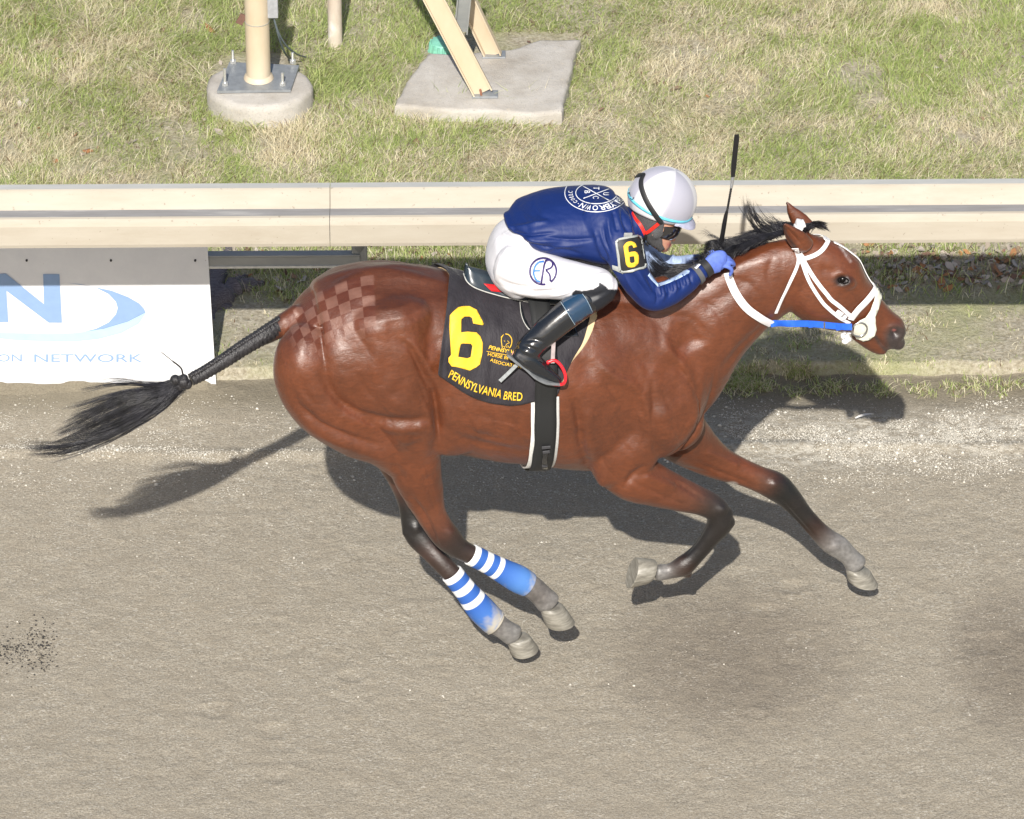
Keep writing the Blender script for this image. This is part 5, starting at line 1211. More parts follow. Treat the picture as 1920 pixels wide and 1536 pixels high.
for (a, b) in ((1583, 622), (1592, 622), (1588, 631), (1580, 630), (1592, 636), (1585, 640)):
    q = H.aty(a, b, -.035); bmesh.ops.create_icosphere(bm, subdivisions=2, radius=.012, matrix=Matrix.Translation(Vector(q)) @ Matrix.Diagonal((random.uniform(.7, 1.2), 1, random.uniform(.7, 1.2), 1)))
bm_obj('curb_fleece', bm, mwv.m, smooth=True, parent=bridle)
bm = bm_new()
for (a, b) in ((1498, 418), (1500, 424), (1498, 431), (1504, 420), (1494, 427)):
    q = H.aty(a, b, -.02); box(bm, tuple(q), (.022, .03, .022), Matrix.Rotation(random.uniform(-.5, .5), 3, 'Y'), .005)
bm_obj('poll_wrap', bm, mwv.m, smooth=True, parent=bridle)
# reins
reins = empty('reins', 'reins, white over the neck and blue towards the bit, gripped by the blue glove', 'reins', yaw=YAW)
mbr_ = simple('blue_rubber', (.018, .115, .62), .4, .1, 60)
rp = [(1363, 508), (1370, 530), (1383, 556), (1401, 578), (1424, 594), (1444, 604)]
P_, N_ = trace(curve_px(rp), bvh, .010)
P_[0:2] = P_[0:2]+V(0, -.02, 0)
ribbon('white_rein', P_, N_, .0295, .004, mwv.m, reins); ribbon('white_rein', P_*V(1, -1, 1), N_*V(1, -1, 1), .0295, .004, mwv.m, reins)
e = P_[-1]; q0 = hitpx(bvh, 1596, 611)[0]+V(0, -.024, 0)
mid = [H.aty(1455, 606, e[1]-.004), H.aty(1480, 607, -.115), H.aty(1520, 607, -.10), H.aty(1560, 611, -.095), H.aty(1585, 613, q0[1]), H.aty(1597, 613, q0[1]-.002)]
Q = cr([e+V(-.004, -.003, .002)]+mid, 5); 
for s in (1, -1): ribbon('blue_rein', Q*V(1, s, 1), np.tile(V(0, -s, .25), (len(Q), 1)), .025, .004, mbr_, reins)
for a_ in (1524, 1546, 1574):
    i = np.argmin(abs(H.proj(Q)[0]-a_)); bm = bm_new(); box(bm, tuple(Q[i]+V(0, -.005, 0)), (.018 if a_ != 1546 else .007, .004, .028), None, .001); bm_obj('buckle', bm, mbr_ if a_ != 1546 else bpy.data.materials['bright_steel'], parent=reins)
# bandages
mband = M('bandage_cloth'); mband.set(base=mband.attr('Col'), rough=.75); mband.bump(mband.noise(350, 3, stretch=(1, 1, 1)), .3, .002)
def bandage(stt, label, seed):
    bm = bm_new(); S = stations(stt, .95, 22); rings = []; cols = []; N_ = len(S)
    for i, (C, e1, e2, r1, r2, T) in enumerate(S):
        t = i/(N_-1); g = .0045*(1 if 0 < i < N_-1 else .2)
        for j in range(32):
            a = 2*math.pi*j/32; q = C+e1*math.cos(a)*(r1+g)+e2*math.sin(a)*(r2+g); rings.append(bm.verts.new(q))
            c = np.array((.82, .83, .84)) if any(x0 <= t <= x1 for x0, x1 in ((0, .075), (.165, .24), (.33, .405))) else np.array((.024, .105, .40))
            if t > .42:
                f = fbm(np.array([t*9+j*.3+seed]), np.array([math.cos(a)*1.6+seed]), 4, seed)[0]; dm = min(1, max(0, (t-(.56 if seed > 5 else .72))*2.6+(f-.5)*2.2)); dl = .55*min(1, (t-.42)*3)
                c = c*(1-dl)+np.array((.10, .26, .58))*dl; c = c*(1-dm)+np.array((.40, .37, .31))*dm
            cols.append(c)
    for i in range(N_-1):
        for j in range(32): bm.faces.new((rings[i*32+j], rings[i*32+(j+1) % 32], rings[(i+1)*32+(j+1) % 32], rings[(i+1)*32+j]))
    bm.verts.index_update(); bmesh.ops.recalc_face_normals(bm, faces=bm.faces); me = bpy.data.meshes.new('leg_bandage'); bm.to_mesh(me); bm.free()
    a = me.color_attributes.new('Col', 'FLOAT_COLOR', 'POINT'); c = np.ones((len(cols), 4), np.float32); c[:, :3] = cols; a.data.foreach_set('color', c.ravel())
    me.polygons.foreach_set('use_smooth', [True]*len(me.polygons)); o = link('leg_bandage', me, mband.m, yaw=YAW, label=label, cat='bandage', group='blue bandages with white stripes on the hind legs')
    s = o.modifiers.new('s', 'SOLIDIFY'); s.thickness = .003; s.offset = -1
bandage([(881, 1039, 18.5, -.12), (915, 1056, 18.5, -.12), (945, 1072, 21.5, -.12), (970, 1085, 24, -.12), (991, 1097, 22, -.12)], 'blue bandage with three white stripes on the hind leg whose hoof is off the ground', 3)
bandage([(846, 1074, 19, -.03), (872, 1106, 19.5, -.045), (898, 1138, 24, -.05), (922, 1163, 23.5, -.055), (930, 1169, 22, -.057)], 'muddier blue bandage with three white stripes on the hind leg nearest the bottom', 8)
bm = bm_new()
bm.free()
# ================================================================== RIDER
TORSO = [(948, 413, 12, 0, .075), (959, 416, 22, 0, .11), (975, 413, 36, 0, .135), (1002, 416, 54, 0, .155), (1040, 418, 65, 0, .165), (1082, 418, 69, 0, .175), (1122, 421, 73, 0, .19), (1152, 425, 67, 0, .185), (1176, 424, 46, 0, .12), (1192, 420, 30, 0, .075)]
ARM_N = [(1150, 440, 40, -.15), (1164, 468, 36, -.185), (1178, 498, 31, -.205), (1198, 531, 29, -.215), (1222, 555, 28, -.215), (1247, 552, 25.5, -.205), (1280, 535, 21.5, -.175), (1308, 514, 17.5, -.145), (1326, 502, 14, -.13)]
ARM_F = [(1150, 430, 36, .13), (1190, 462, 26, .17), (1226, 490, 22, .17), (1262, 497, 17, .14), (1300, 492, 14.5, .10), (1322, 490, 12, .07)]
PELV = [(982, 428, 33, 0, .12), (964, 458, 45, 0, .155), (956, 492, 46, 0, .17), (966, 517, 36, 0, .15)]
def thigh(s): return [(955, 495, 45, s*.08), (992, 510, 48, s*.12), (1040, 521, 41, s*.17), (1088, 529, 36, s*.21), (1126, 537, 34, s*.225), (1143, 541, 24, s*.225)] if s < 0 else [(955, 480, 45, .08), (1000, 480, 45, .13), (1050, 484, 38, .18), (1100, 490, 33, .215), (1130, 494, 28, .22)]
def shin(s): return [(1128, 540, 30, -.225), (1097, 565, 27, -.25), (1062, 590, 27, -.27), (1031, 616, 26, -.285), (1003, 643, 24, -.30), (988, 660, 22, -.31)]
FOOT = [(966, 664, 14, -.315), (984, 672, 19, -.32), (1002, 684, 17, -.325), (1022, 699, 12.5, -.33), (1040, 710, 8, -.335), (1052, 716, 5, -.335)]
HEADL = [(1236, 378, 50, 0, .085), (1231, 402, 44, 0, .082), (1233, 425, 33, 0, .074), (1237, 443, 26, 0, .060), (1241, 457, 16, 0, .045), (1243, 464, 10, 0, .03)]
NECK = [(1170, 424, 34, 0, .07), (1200, 418, 27, 0, .06), (1222, 410, 26, 0, .06)]
bm = bm_new()
for L_, k in ((TORSO, 1), (PELV, 1)): loft(bm, L_, sc=.72, grow=-.006, n=4, round_=.05)
for s in (-1, 1):
    loft(bm, thigh(s), k=.9, sc=.70, n=4, round_=.02)
    m_ = [(a, b, c, (d if s < 0 else -d)) for a, b, c, d in shin(-1)]; f_ = [(a, b, c, (d if s < 0 else -d)) for a, b, c, d in FOOT]
    # far leg drawn from the mirrored joints
    def mir(Ls): return [tuple(float(q) for q in H.proj(H.aty(a, b, d)*V(1, -1, 1)+V(.05, 0, -.04)))+(c, -d) for a, b, c, d in Ls]
    loft(bm, shin(-1) if s < 0 else mir(shin(-1)), k=.9, sc=.72, n=4); loft(bm, FOOT if s < 0 else mir(FOOT), k=.8, sc=.55, n=4)
loft(bm, ARM_N, k=.8, sc=.66, n=4, round_=.05); loft(bm, ARM_F, k=.8, sc=.66, n=4, round_=.05)
loft(bm, [(1324, 501, 13, -.128), (1340, 494, 15, -.118), (1352, 490, 13, -.11)], k=.6, sc=.8, n=4); loft(bm, [(1320, 490, 12, .07), (1340, 484, 13, .055), (1350, 480, 10, .045)], k=.6, sc=.8, n=4)
loft(bm, NECK, n=4); loft(bm, HEADL, n=5, p=2.2, round_=.5)
# face: nose, lips, chin, brow, eye sockets
loft(bm, [(1252, 430, 7, 0, .010), (1257, 440, 7.5, 0, .013), (1260, 447, 5.5, 0, .015)], n=4); blob(bm, 1262.5, 448.5, 0, .010, .013, .008); blob(bm, 1254.5, 456.5, 0, .010, .019, .005, .4); blob(bm, 1253, 460.5, 0, .010, .016, .005, .4); blob(bm, 1247, 466, 0, .014, .018, .012)
for s in (-1, 1): blob(bm, 0, 0, 0, .010, .012, .009, at=H.aty(1248, 434, 0)+V(0, s*.026, 0)); blob(bm, 0, 0, 0, .016, .008, .022, at=H.aty(1222, 418, 0)+V(0, s*.078, 0))
pb_ = remesh(bm, .0042, smooth=3)
v = co(pb_); px, py = H.proj(v); sk = np.tile(np.array((.62, .33, .23)), (len(v), 1)); lp = np.clip(1.3-np.hypot((px-1256)/7, (py-459)/4.5), 0, 1); sk = sk*(1-lp[:, None]*.7)+np.array((.55, .16, .15))*lp[:, None]*.7
a = pb_.color_attributes.new('Col', 'FLOAT_COLOR', 'POINT'); a.data.foreach_set('color', np.concatenate([sk, np.ones((len(v), 1))], 1).astype(np.float32).ravel())
msk = M('skin'); msk.set(base=msk.mix(1.0, msk.attr('Col'), msk.ramp(msk.noise(90, 3), [(.3, .93), (.7, 1.05)]), 'MULTIPLY'), rough=.5); msk.b.inputs['Subsurface Weight'].default_value = .08; msk.b.inputs['Subsurface Radius'].default_value = (.01, .004, .002)
person = link('person', pb_, msk.m, yaw=YAW, label='jockey crouched over the horse in navy top and white breeches, wearing a pale helmet', cat='person')
th = tree_of(pb_)
# jacket
bm = bm_new(); loft(bm, TORSO, n=6, seg=40, p=2.15, round_=.25); loft(bm, [(1118, 420, 52, -.07), (1138, 432, 50, -.115)]+ARM_N[1:], k=.92, n=6, round_=.2); loft(bm, ARM_F, k=.92, n=6, round_=.2)
for s in (-1, 1): blob(bm, 0, 0, 0, .075, .055, .06, at=H.aty(1150, 420, 0)+V(0, s*.145, -.02))
loft(bm, [(1172, 424, 38, 0, .085), (1190, 420, 33, 0, .075), (1203, 417, 29, 0, .07)], n=4)
jk = remesh(bm, .0046, smooth=6)
js = []
J = lambda p, w_, h_, *r: js.append((p, w_*.9, h_*2.2, -9, 9)+tuple(r))
for p, w_, h_ in (([(950, 425), (985, 425), (1030, 412)], 4, 4), ([(955, 433), (990, 440), (1040, 437)], 3.5, -5), ([(962, 438), (1000, 452), (1050, 452)], 4, 4), ([(975, 446), (1010, 462), (1060, 466)], 3, -5), ([(1010, 470), (1060, 462), (1100, 458)], 4, 4),
    ([(1020, 445), (1070, 450), (1120, 447)], 4, -5), ([(1090, 478), (1060, 470), (1030, 470)], 3, -3), ([(1120, 440), (1126, 460), (1140, 490)], 4, -6), ([(1112, 430), (1122, 455), (1132, 485)], 4, 4), ([(1130, 420), (1134, 450), (1146, 478)], 3, -4), ([(1140, 405), (1142, 430), (1148, 455)], 4, 4),
    ([(1165, 390), (1170, 415), (1180, 440)], 3, -5), ([(1175, 395), (1180, 415), (1186, 440)], 3, 4), ([(1185, 405), (1190, 425), (1192, 445)], 3, -4), ([(1150, 400), (1157, 430)], 4, -3), ([(975, 385), (985, 405), (1010, 420)], 5, 3), ([(1000, 375), (1010, 400), (1040, 415)], 6, -3),
    ([(1180, 510), (1200, 535), (1218, 560)], 4, -4), ([(1195, 505), (1208, 530), (1222, 548)], 4, 4), ([(1170, 515), (1190, 545), (1205, 565)], 3.5, 4), ([(1210, 515), (1222, 535), (1228, 552)], 3, -4)): J(p, w_, h_)
for i, x in enumerate((1232, 1243, 1254, 1266, 1278, 1290)): J([(x-4, 537-i*4.5), (x+1, 556-i*5), (x-2, 572-i*7)], 2.6, (4 if i % 2 else -4)); J([(x+2, 535-i*4.5), (x+6, 553-i*5)], 2.4, (-3 if i % 2 else 3))
for i in range(7): x = 1218+i*14; J([(x, 470+i*2.4), (x+3, 480+i*2.0), (x, 492+i*1)], 3, (4 if i % 2 else -4))
sculpt(jk, js); v = co(jk); px, py = H.proj(v); n = vnorm(jk)
v = v+n*(.006*(fbm(v[:, 0]*13+v[:, 2]*9, v[:, 1]*13+v[:, 2]*16, 3, 7)-.5)*(np.abs(v[:, 1]) < .3))[:, None]; setco(jk, v)
# open the hem and the cuffs cleanly: drop what lies past the waist line
col = np.tile(np.array((.005, .020, .118)), (len(v), 1)); far = np.clip((v[:, 1]-.075)/.02, 0, 1)*np.clip((px-1196)/8, 0, 1)*(px < 1300); col = col*(1-far[:, None])+np.array((.33, .42, .62))*far[:, None]
a = jk.color_attributes.new('Col', 'FLOAT_COLOR', 'POINT'); a.data.foreach_set('color', np.concatenate([col, np.ones((len(v), 1))], 1).astype(np.float32).ravel())
mj = M('navy_silk'); mj.set(base=mj.attr('Col'), rough=.55, spec=.35, sheen=.06, sheenr=.3); mj.bump(mj.noise(20, 3, .5, stretch=(1.8, 1.2, .6)), .22, .010); mj.bump(mj.noise(700, 2), .1, .0006)
jacket = link('jacket', jk, mj.m, parent=person); tj = tree_of(jk)
mwht = simple('white_print', (.80, .82, .86), .5, .04); mpale = simple('pale_blue_print', (.36, .47, .68), .5, .12, 60, .3, 200)
# round emblem on the back
EC = (1118, 363)
def ell(rx, ry, w_, a0=0, a1=360, cy=0): A = np.radians(np.linspace(a0, a1, 49)); return line_poly([(EC[0]+rx*math.cos(a), EC[1]+cy+ry*math.sin(a)) for a in A], w_)
decal('emblem_ring', *ell(59, 35, 1.5), tj, .0022, mwht, jacket, 5, .0006); decal('emblem_ring', *ell(38.5, 20, 1.5), tj, .0022, mwht, jacket, 5, .0006)
for p in ([(1093, 350), (1142, 377)], [(1094, 373), (1142, 355)]): decal('emblem_cross', *line_poly(p, 1.4), tj, .0022, mwht, jacket, 5, .0006)
def glyph(ch, cx, cy, w_, h_, rot, off=.01):
    v_, f_ = text2d(ch, off); c = (v_.min(0)+v_.max(0))/2; s = v_.max(0)-v_.min(0); a = math.radians(rot); out = []
    for q in v_:
        x, y = (q[0]-c[0])/max(s[0], .3)*w_, -(q[1]-c[1])/.7*h_; out.append((cx+x*math.cos(a)-y*math.sin(a), cy+(x*math.sin(a)+y*math.cos(a))))
    return out, f_
for ch, cx, cy in (('T', 1118, 354), ('B', 1101, 361), ('U', 1136, 364.5), ('C', 1117, 371)):
    v_, f_ = glyph(ch, 0, 0, 8, 11, 90); v_ = [(cx+x, cy+y*.62) for x, y in v_]; decal('emblem_letter', v_, f_, tj, .0022, mwht, jacket, 5, .0006)
word = 'EARLYBROWN'; angs = [2, 16, 29, 41, 52, 64, 77, 92, 107, 122]
for ch, a_ in list(zip(word, angs))+[('.', 134)]+list(zip('COLLC', (144, 155, 166, 175, 184)))+list(zip('THE', (346, 335, 324))):
    a = math.radians(a_); cx, cy = EC[0]+48.5*math.cos(a), EC[1]+27.5*math.sin(a); big = ch in word and a_ < 130
    tx, ty = -math.sin(a)*59, math.cos(a)*35; rot = math.degrees(math.atan2(math.cos(a), -math.sin(a)))
    v_, f_ = glyph(ch, 0, 0, 10 if big else 6, 15 if big else 8, rot); v_ = [(cx+x, cy+y*.60) for x, y in v_]; decal('emblem_letter', v_, f_, tj, .0022, mwht, jacket, 5, .0006)
v_, f_ = poly([[(1217, 512), (1222, 518), (1228, 527), (1233, 533), (1250, 527), (1268, 518), (1282, 509), (1288, 506), (1294, 509), (1291, 513), (1277, 521), (1262, 528), (1248, 534), (1233, 538), (1222, 527), (1214, 517)]]); decal('sleeve_stripe', v_, f_, tj, .002, mpale, jacket, 5, .0008)
v_, f_ = poly([[(1302, 503), (1310, 494), (1315, 496), (1306, 505)]]); decal('sleeve_patch', v_, f_, tj, .002, mwht, jacket, 4, .0008)
mel = simple('grey_elastic', (.09, .09, .095), .6, .1, 100); mblk = simple('black_elastic', (.018, .018, .020), .55, .1, 100)
def band(name, st_, mat, parent, g=.003):
    bm = bm_new(); loft(bm, st_, k=.92, n=5, round_=.02, grow=g); return bm_obj(name, bm, mat, smooth=True, parent=parent)
band('forearm_band', [(1304, 517.5, 18.6, -.149), (1312, 511.5, 17, -.142)], mel, person); band('wrist_band', [(1318, 507, 16.5, -.137), (1329, 499, 15.5, -.128)], mblk, person)
# number badge on the sleeve
badge = bpy.data.objects.new('number_badge', None); SC.collection.objects.link(badge); badge.parent = person
def rr(c, w_, h_, rad, rot, n=5):
    out = []; a = math.radians(rot)
    for sx, sy, a0 in ((1, -1, -90), (1, 1, 0), (-1, 1, 90), (-1, -1, 180)):
        for k in range(n): q = math.radians(a0+90*k/(n-1)); x = sx*(w_/2-rad)+rad*math.cos(q); y = sy*(h_/2-rad)+rad*math.sin(q); out.append((c[0]+x*math.cos(a)-y*math.sin(a), c[1]+x*math.sin(a)+y*math.cos(a)))
    return out
bj = tj
o_ = rr((1181.5, 476), 44, 59, 6, -9); decal('plate', *poly([o_]), bj, .008, mblk, badge, 6, .002)
decal('rim', *line_poly(o_+[o_[0], o_[1]], 4), bj, .0092, simple('grey_vinyl_rim', (.36, .38, .37), .3), badge, 6, .002)
six = [[((x-243)/485*24, (y-547)/880*46) for x, y in L_] for L_ in ([(20, 230), (70, 180), (135, 125), (200, 108), (290, 108), (390, 160), (440, 240), (465, 340), (340, 345), (325, 270), (290, 250), (220, 250), (175, 290), (175, 465), (260, 445), (385, 465), (450, 520), (475, 610), (470, 740), (440, 880), (385, 940), (295, 985), (185, 985), (80, 940), (30, 850), (20, 770), (20, 400)], [(170, 625), (200, 612), (310, 620), (328, 650), (320, 800), (290, 840), (200, 840), (165, 795)])]
ca_, sa_ = math.cos(math.radians(-9)), math.sin(math.radians(-9)); v_, f_ = poly([[(1181.5+x*ca_-y*sa_, 476.5+x*sa_+y*ca_) for x, y in L_] for L_ in six]); decal('digit', v_, f_, bj, .0108, myel.m, badge, 5, .001)
bm = bm_new(); q = hitpx(bj, 1177, 442)[0]; box(bm, tuple(q+V(0, -.006, .004)), (.032, .008, .022), Matrix.Rotation(.1, 3, 'Y'), .003); bm_obj('clip', bm, simple('clip_grey', (.30, .31, .31), .4), parent=badge)
q0, q1 = trace([(1150, 500), (1158, 503), (1170, 508)], bj, .004); ribbon('arm_strap', q0, q1, .022, .002, bpy.data.materials['grey_vinyl_rim'], badge)
# breeches
bm = bm_new(); loft(bm, PELV, n=6, seg=36, p=2.1)
for s in (-1, 1): loft(bm, thigh(s), k=.95, n=6, seg=32)
loft(bm, [(1135, 538, 29, -.225), (1112, 555, 30, -.24), (1095, 567, 26, -.25)], k=.9, n=5, round_=.2)
br = remesh(bm, .0046, smooth=6)
sculpt(br, [(p, w_, h_, -9, 0) for p, w_, h_ in (([(930, 520), (960, 535), (1000, 540)], 4, -6), ([(935, 535), (965, 548), (1010, 556)], 3, 5), ([(1000, 548), (1040, 545), (1075, 535)], 3, -6), ([(1030, 556), (1060, 550), (1082, 538)], 2.5, 5), ([(1140, 512), (1110, 517), (1080, 522)], 3, 5), ([(1155, 525), (1125, 524), (1100, 528)], 3, -6), ([(925, 440), (945, 455), (975, 460)], 4, -5), ([(930, 425), (955, 445), (985, 452)], 3.5, 5), ([(960, 470), (990, 480), (1020, 482)], 4, -4), ([(935, 470), (950, 500), (985, 530)], 6, -3), ([(1150, 500), (1120, 510), (1085, 512)], 5, -3), ([(940, 530), (980, 545), (1030, 550)], 4, -4), ([(1060, 540), (1090, 535), (1125, 528)], 3, -4), ([(1070, 533), (1100, 526)], 4, 3), ([(960, 540), (1000, 552)], 3, 3), ([(925, 450), (935, 480)], 6, 2), ([(1000, 490), (1050, 496), (1100, 503)], 6, 2),
   ([(1100, 575), (1125, 560), (1150, 548)], 3, 3), ([(1095, 565), (1120, 553), (1140, 545)], 3, -3))])
v = co(br); px, py = H.proj(v); n = vnorm(br); v = v+n*(.004*(fbm(v[:, 0]*12+v[:, 2]*10, v[:, 1]*12+v[:, 2]*8, 3, 17)-.5))[:, None]; setco(br, v)
bd = np.interp(px, [1070, 1080, 1091, 1112, 1122, 1124, 1133, 1141, 1170], [552, 543, 545.5, 542, 536, 529, 534, 542, 543]); dkm = np.clip((py-bd)/1.2, 0, 1)*(px > 1072)*(v[:, 1] < 0)
col = np.tile(np.array((.66, .655, .69)), (len(v), 1)); col = col*(1-dkm[:, None])+np.array((.010, .012, .018))*dkm[:, None]
a = br.color_attributes.new('Col', 'FLOAT_COLOR', 'POINT'); a.data.foreach_set('color', np.concatenate([col, np.ones((len(v), 1))], 1).astype(np.float32).ravel())
mbre = M('stretch_breeches'); mbre.set(base=mbre.attr('Col'), rough=.5); mbre.bump(mbre.noise(22, 4, stretch=(.6, 1, 1)), .25, .008)
breeches = link('breeches', br, mbre.m, parent=person); tb = tree_of(br)
mnavy = simple('navy_print', (.035, .022, .12), .5); mblu = simple('blue_print', (.05, .20, .62), .5)
A = np.radians(np.linspace(-85, 275, 60)); ringp = [(1018.5+25.5*math.cos(a)*.97, 509+24*math.sin(a)) for a in A]
decal('logo_ring', *line_poly([p for p in ringp[:24]], 3.6), tb, .002, mnavy, breeches, 5, .0006); decal('logo_ring', *line_poly(ringp[27:], 3.6), tb, .002, mnavy, breeches, 5, .0006)
for p, w_ in (([(1024, 489), (1020, 500), (1015, 532)], 3.6), ([(1022, 490), (1031, 489), (1036, 494), (1034, 502), (1023, 507)], 3.4), ([(1024, 507), (1031, 516), (1032, 527)], 3.4)): decal('logo_letter', *line_poly(p, w_), tb, .0022, mnavy, breeches, 5, .0006)
for p, w_ in (([(1020, 491), (1010, 493), (1003, 501), (1001, 514), (1006, 525), (1013, 528)], 3.4), ([(1002, 508), (1013, 508)], 3.2)): decal('logo_letter', *line_poly(p, w_), tb, .0022, mblu, breeches, 5, .0006)
# boots
mcuff = M('blue_black_patent'); mcuff.set(base=(.012, .040, .085), rough=.10, spec=.6, coat=.8, coatr=.04)
for s in (-1, 1):
    sh = [(1104, 559, 28, -.245), (1097, 565, 28, -.25), (1064, 589, 28, -.27), (1031, 616, 27, -.285), (1008, 638, 25, -.297), (994, 652, 25, -.305), (982, 662, 22, -.31)]
    ft = [(968, 664, 15, -.313), (986, 671, 20, -.32), (1004, 684, 18.5, -.325), (1023, 698, 13.5, -.33), (1040, 709, 9, -.335), (1050, 714, 6, -.335)]
    if s > 0: sh, ft = mir(sh), mir(ft)
    bm = bm_new(); loft(bm, sh, k=.9, n=6, round_=.1); loft(bm, ft, k=1.0, n=6, round_=.5)
    o = remesh(bm, .0042, smooth=5)
    if s < 0: sculpt(o, [(p, w_, h_, -9, 9) for p, w_, h_ in (([(985, 640), (1000, 637), (1022, 642)], 3, -5), ([(975, 648), (992, 650), (1010, 658), (1016, 664)], 4, -7), ([(985, 645), (1005, 652), (1020, 656)], 3, 5), ([(978, 655), (995, 664), (1010, 672)], 4, 4), ([(1000, 668), (1020, 680), (1030, 694)], 3, -4), ([(960, 664), (985, 684), (1005, 700)], 2, 3))])
    bo = link('boot', o, mlea.m, parent=person)
    if s < 0:
        t_ = tree_of(o); decal('boot_cuff', *poly([[(1052.5, 565), (1066, 552), (1082, 541), (1091, 549), (1103, 566), (1114, 587), (1097, 600), (1080, 612), (1072, 600), (1062, 582)]]), t_, .0012, mcuff.m, bo, 5, .001)
        decal('cuff_seam', *line_poly([(1052, 567), (1062, 583), (1072, 600), (1080, 612)], 1.0), t_, .0026, simple('seam_thread', (.30, .38, .45), .4), bo, 5, .0005); decal('cuff_seam', *line_poly([(1086, 543), (1100, 563), (1111, 586)], .8), t_, .0026, bpy.data.materials['seam_thread'], bo, 5, .0005)
        SP = [H.aty(*p) for p in [(950, 664, -.32), (966, 676, -.325), (984, 689, -.33), (1000, 703, -.332), (1022, 714, -.335), (1052, 720, -.335)]]; ribbon('sole', cr(SP, 5), np.tile(V(.55, 0, .83), (26, 1)), [.04, .05, .045, .06, .06, .03], .008, simple('grey_sole', (.16, .17, .18), .4), bo)
# gloves
mgl = M('blue_glove_knit'); mgl.set(base=mgl.ramp(mgl.noise(90, 4), [(.3, (.085, .145, .50)), (.7, (.115, .185, .60))]), rough=.75); mgl.bump(mgl.noise(500, 3), .4, .001)
fr = lambda pts, r: [(a, b, r*(1-.12*i), y) for i, (a, b, y) in enumerate(pts)]
def glove(palm, fingers, name='glove'):
    bm = bm_new(); loft(bm, palm, k=.5, n=5)
    for f in fingers: loft(bm, fr(*f), k=1, n=5, seg=14)
    o = remesh(bm, .0024, smooth=1); return link(name, o, mgl.m, parent=person)
g1 = glove([(1325, 501, 14, -.128), (1335, 496, 18, -.125), (1347, 490, 20, -.12), (1355, 489, 17.5, -.115)],
  [([(1353, 497, -.125), (1365, 500, -.13), (1372, 507, -.128), (1368.5, 516, -.12)], 5.0),
   ([(1356, 492, -.12), (1369, 492, -.12), (1376, 496, -.105), (1371, 501, -.09)], 4.9),
   ([(1357, 486, -.115), (1369, 488, -.105), (1375, 494, -.085), (1370, 500, -.072)], 4.7),
   ([(1355, 480, -.11), (1366, 484, -.095), (1371, 491, -.075), (1366, 497, -.062)], 4.5),
   ([(1351, 475, -.108), (1360, 479, -.09), (1364, 486, -.07), (1360, 492, -.058)], 4.2)])
g2 = glove([(1320, 491, 12, .07), (1332, 486, 15, .06), (1344, 481, 15, .05), (1350, 479, 12, .045)],
  [([(1350, 486, .04), (1358, 488, .03), (1362, 484, .02)], 5.4), ([(1352, 480, .045), (1362, 480, .035), (1364, 486, .02)], 5.2), ([(1352, 475, .05), (1362, 474, .045), (1366, 480, .03)], 5.2), ([(1349, 471, .055), (1359, 468, .05), (1364, 474, .035)], 5.0), ([(1345, 468, .058), (1354, 464, .055), (1359, 469, .04)], 4.6)])
# helmet
aH = math.radians(25); fH = V(math.cos(aH), 0, -math.sin(aH)); uH = V(math.sin(aH), 0, math.cos(aH)); lH = V(0, 1, 0); CH = H.aty(1239.5, 374, 0)
bm = bm_new(); na, ne = 72, 30; rings = []; vc = []
def hpt(az, el, g=0):
    f, l, u = math.cos(az)*math.cos(el), math.sin(az)*math.cos(el), math.sin(el)
    rf = .133 if f > 0 else .124; ru = .126 if u > 0 else .115; return CH+fH*f*(rf+g)+lH*l*(.108+g)+uH*u*(ru+g)
el0 = lambda az: math.radians(-22-9*math.cos(az+math.pi)*.6-6*math.exp(-((abs(az)-math.pi)/.7)**2))
for e in np.linspace(0, 1, ne):
    r_ = []
    for k in range(na):
        az = -math.pi+2*math.pi*k/na; el = el0(az)*(1-e)+math.radians(89.5)*e; r_.append(bm.verts.new(hpt(az, el)))
        gore = math.sin(az*3+1.9); gg = np.clip(gore*9, -1, 1)*.5+.5; vc.append(np.array((.38, .38, .45))*(1-gg)+np.array((.62, .62, .65))*gg)
    rings.append(r_)
for a, b in zip(rings[:-1], rings[1:]):
    for j in range(na): bm.faces.new((a[j], a[(j+1) % na], b[(j+1) % na], b[j]))
bm.faces.new(rings[-1]); bm.verts.index_update(); bmesh.ops.recalc_face_normals(bm, faces=bm.faces); me = bpy.data.meshes.new('helmet'); bm.to_mesh(me); bm.free()
a = me.color_attributes.new('Col', 'FLOAT_COLOR', 'POINT'); c = np.ones((len(vc), 4), np.float32); c[:, :3] = vc; a.data.foreach_set('color', c.ravel()); me.polygons.foreach_set('use_smooth', [True]*len(me.polygons))
mhel = M('helmet_silk'); mhel.set(base=mhel.attr('Col'), rough=.42, sheen=.2); mhel.bump(mhel.noise(9, 3), .25, .01)
helmet = link('helmet', me, mhel.m, parent=person); sm = helmet.modifiers.new('s', 'SOLIDIFY'); sm.thickness = .012; sm.offset = -1; tm = tree_of(me)
def hband(name, e0, e1, g, mat, az0=-math.pi, az1=math.pi, th=.002):
    bm = bm_new(); A_ = np.linspace(az0, az1, 81); rows = [[bm.verts.new(hpt(az, e_(az), g)) for e_ in (e0, lambda z: (e0(z)+e1(z))/2, e1)] for az in A_]
    for a, b in zip(rows[:-1], rows[1:]):
        for j in range(2): bm.faces.new((a[j], b[j], b[j+1], a[j+1]))
    o = bm_obj(name, bm, mat, smooth=True, parent=helmet); s = o.modifiers.new('s', 'SOLIDIFY'); s.thickness = th; s.offset = 0; return o
hband('cyan_band', lambda z: math.radians(-13.5), lambda z: math.radians(-7.5), .002, simple('cyan_tape', (.16, .62, .80), .35))
bm = bm_new(); A_ = np.linspace(-1.15, 1.15, 41); rows = []
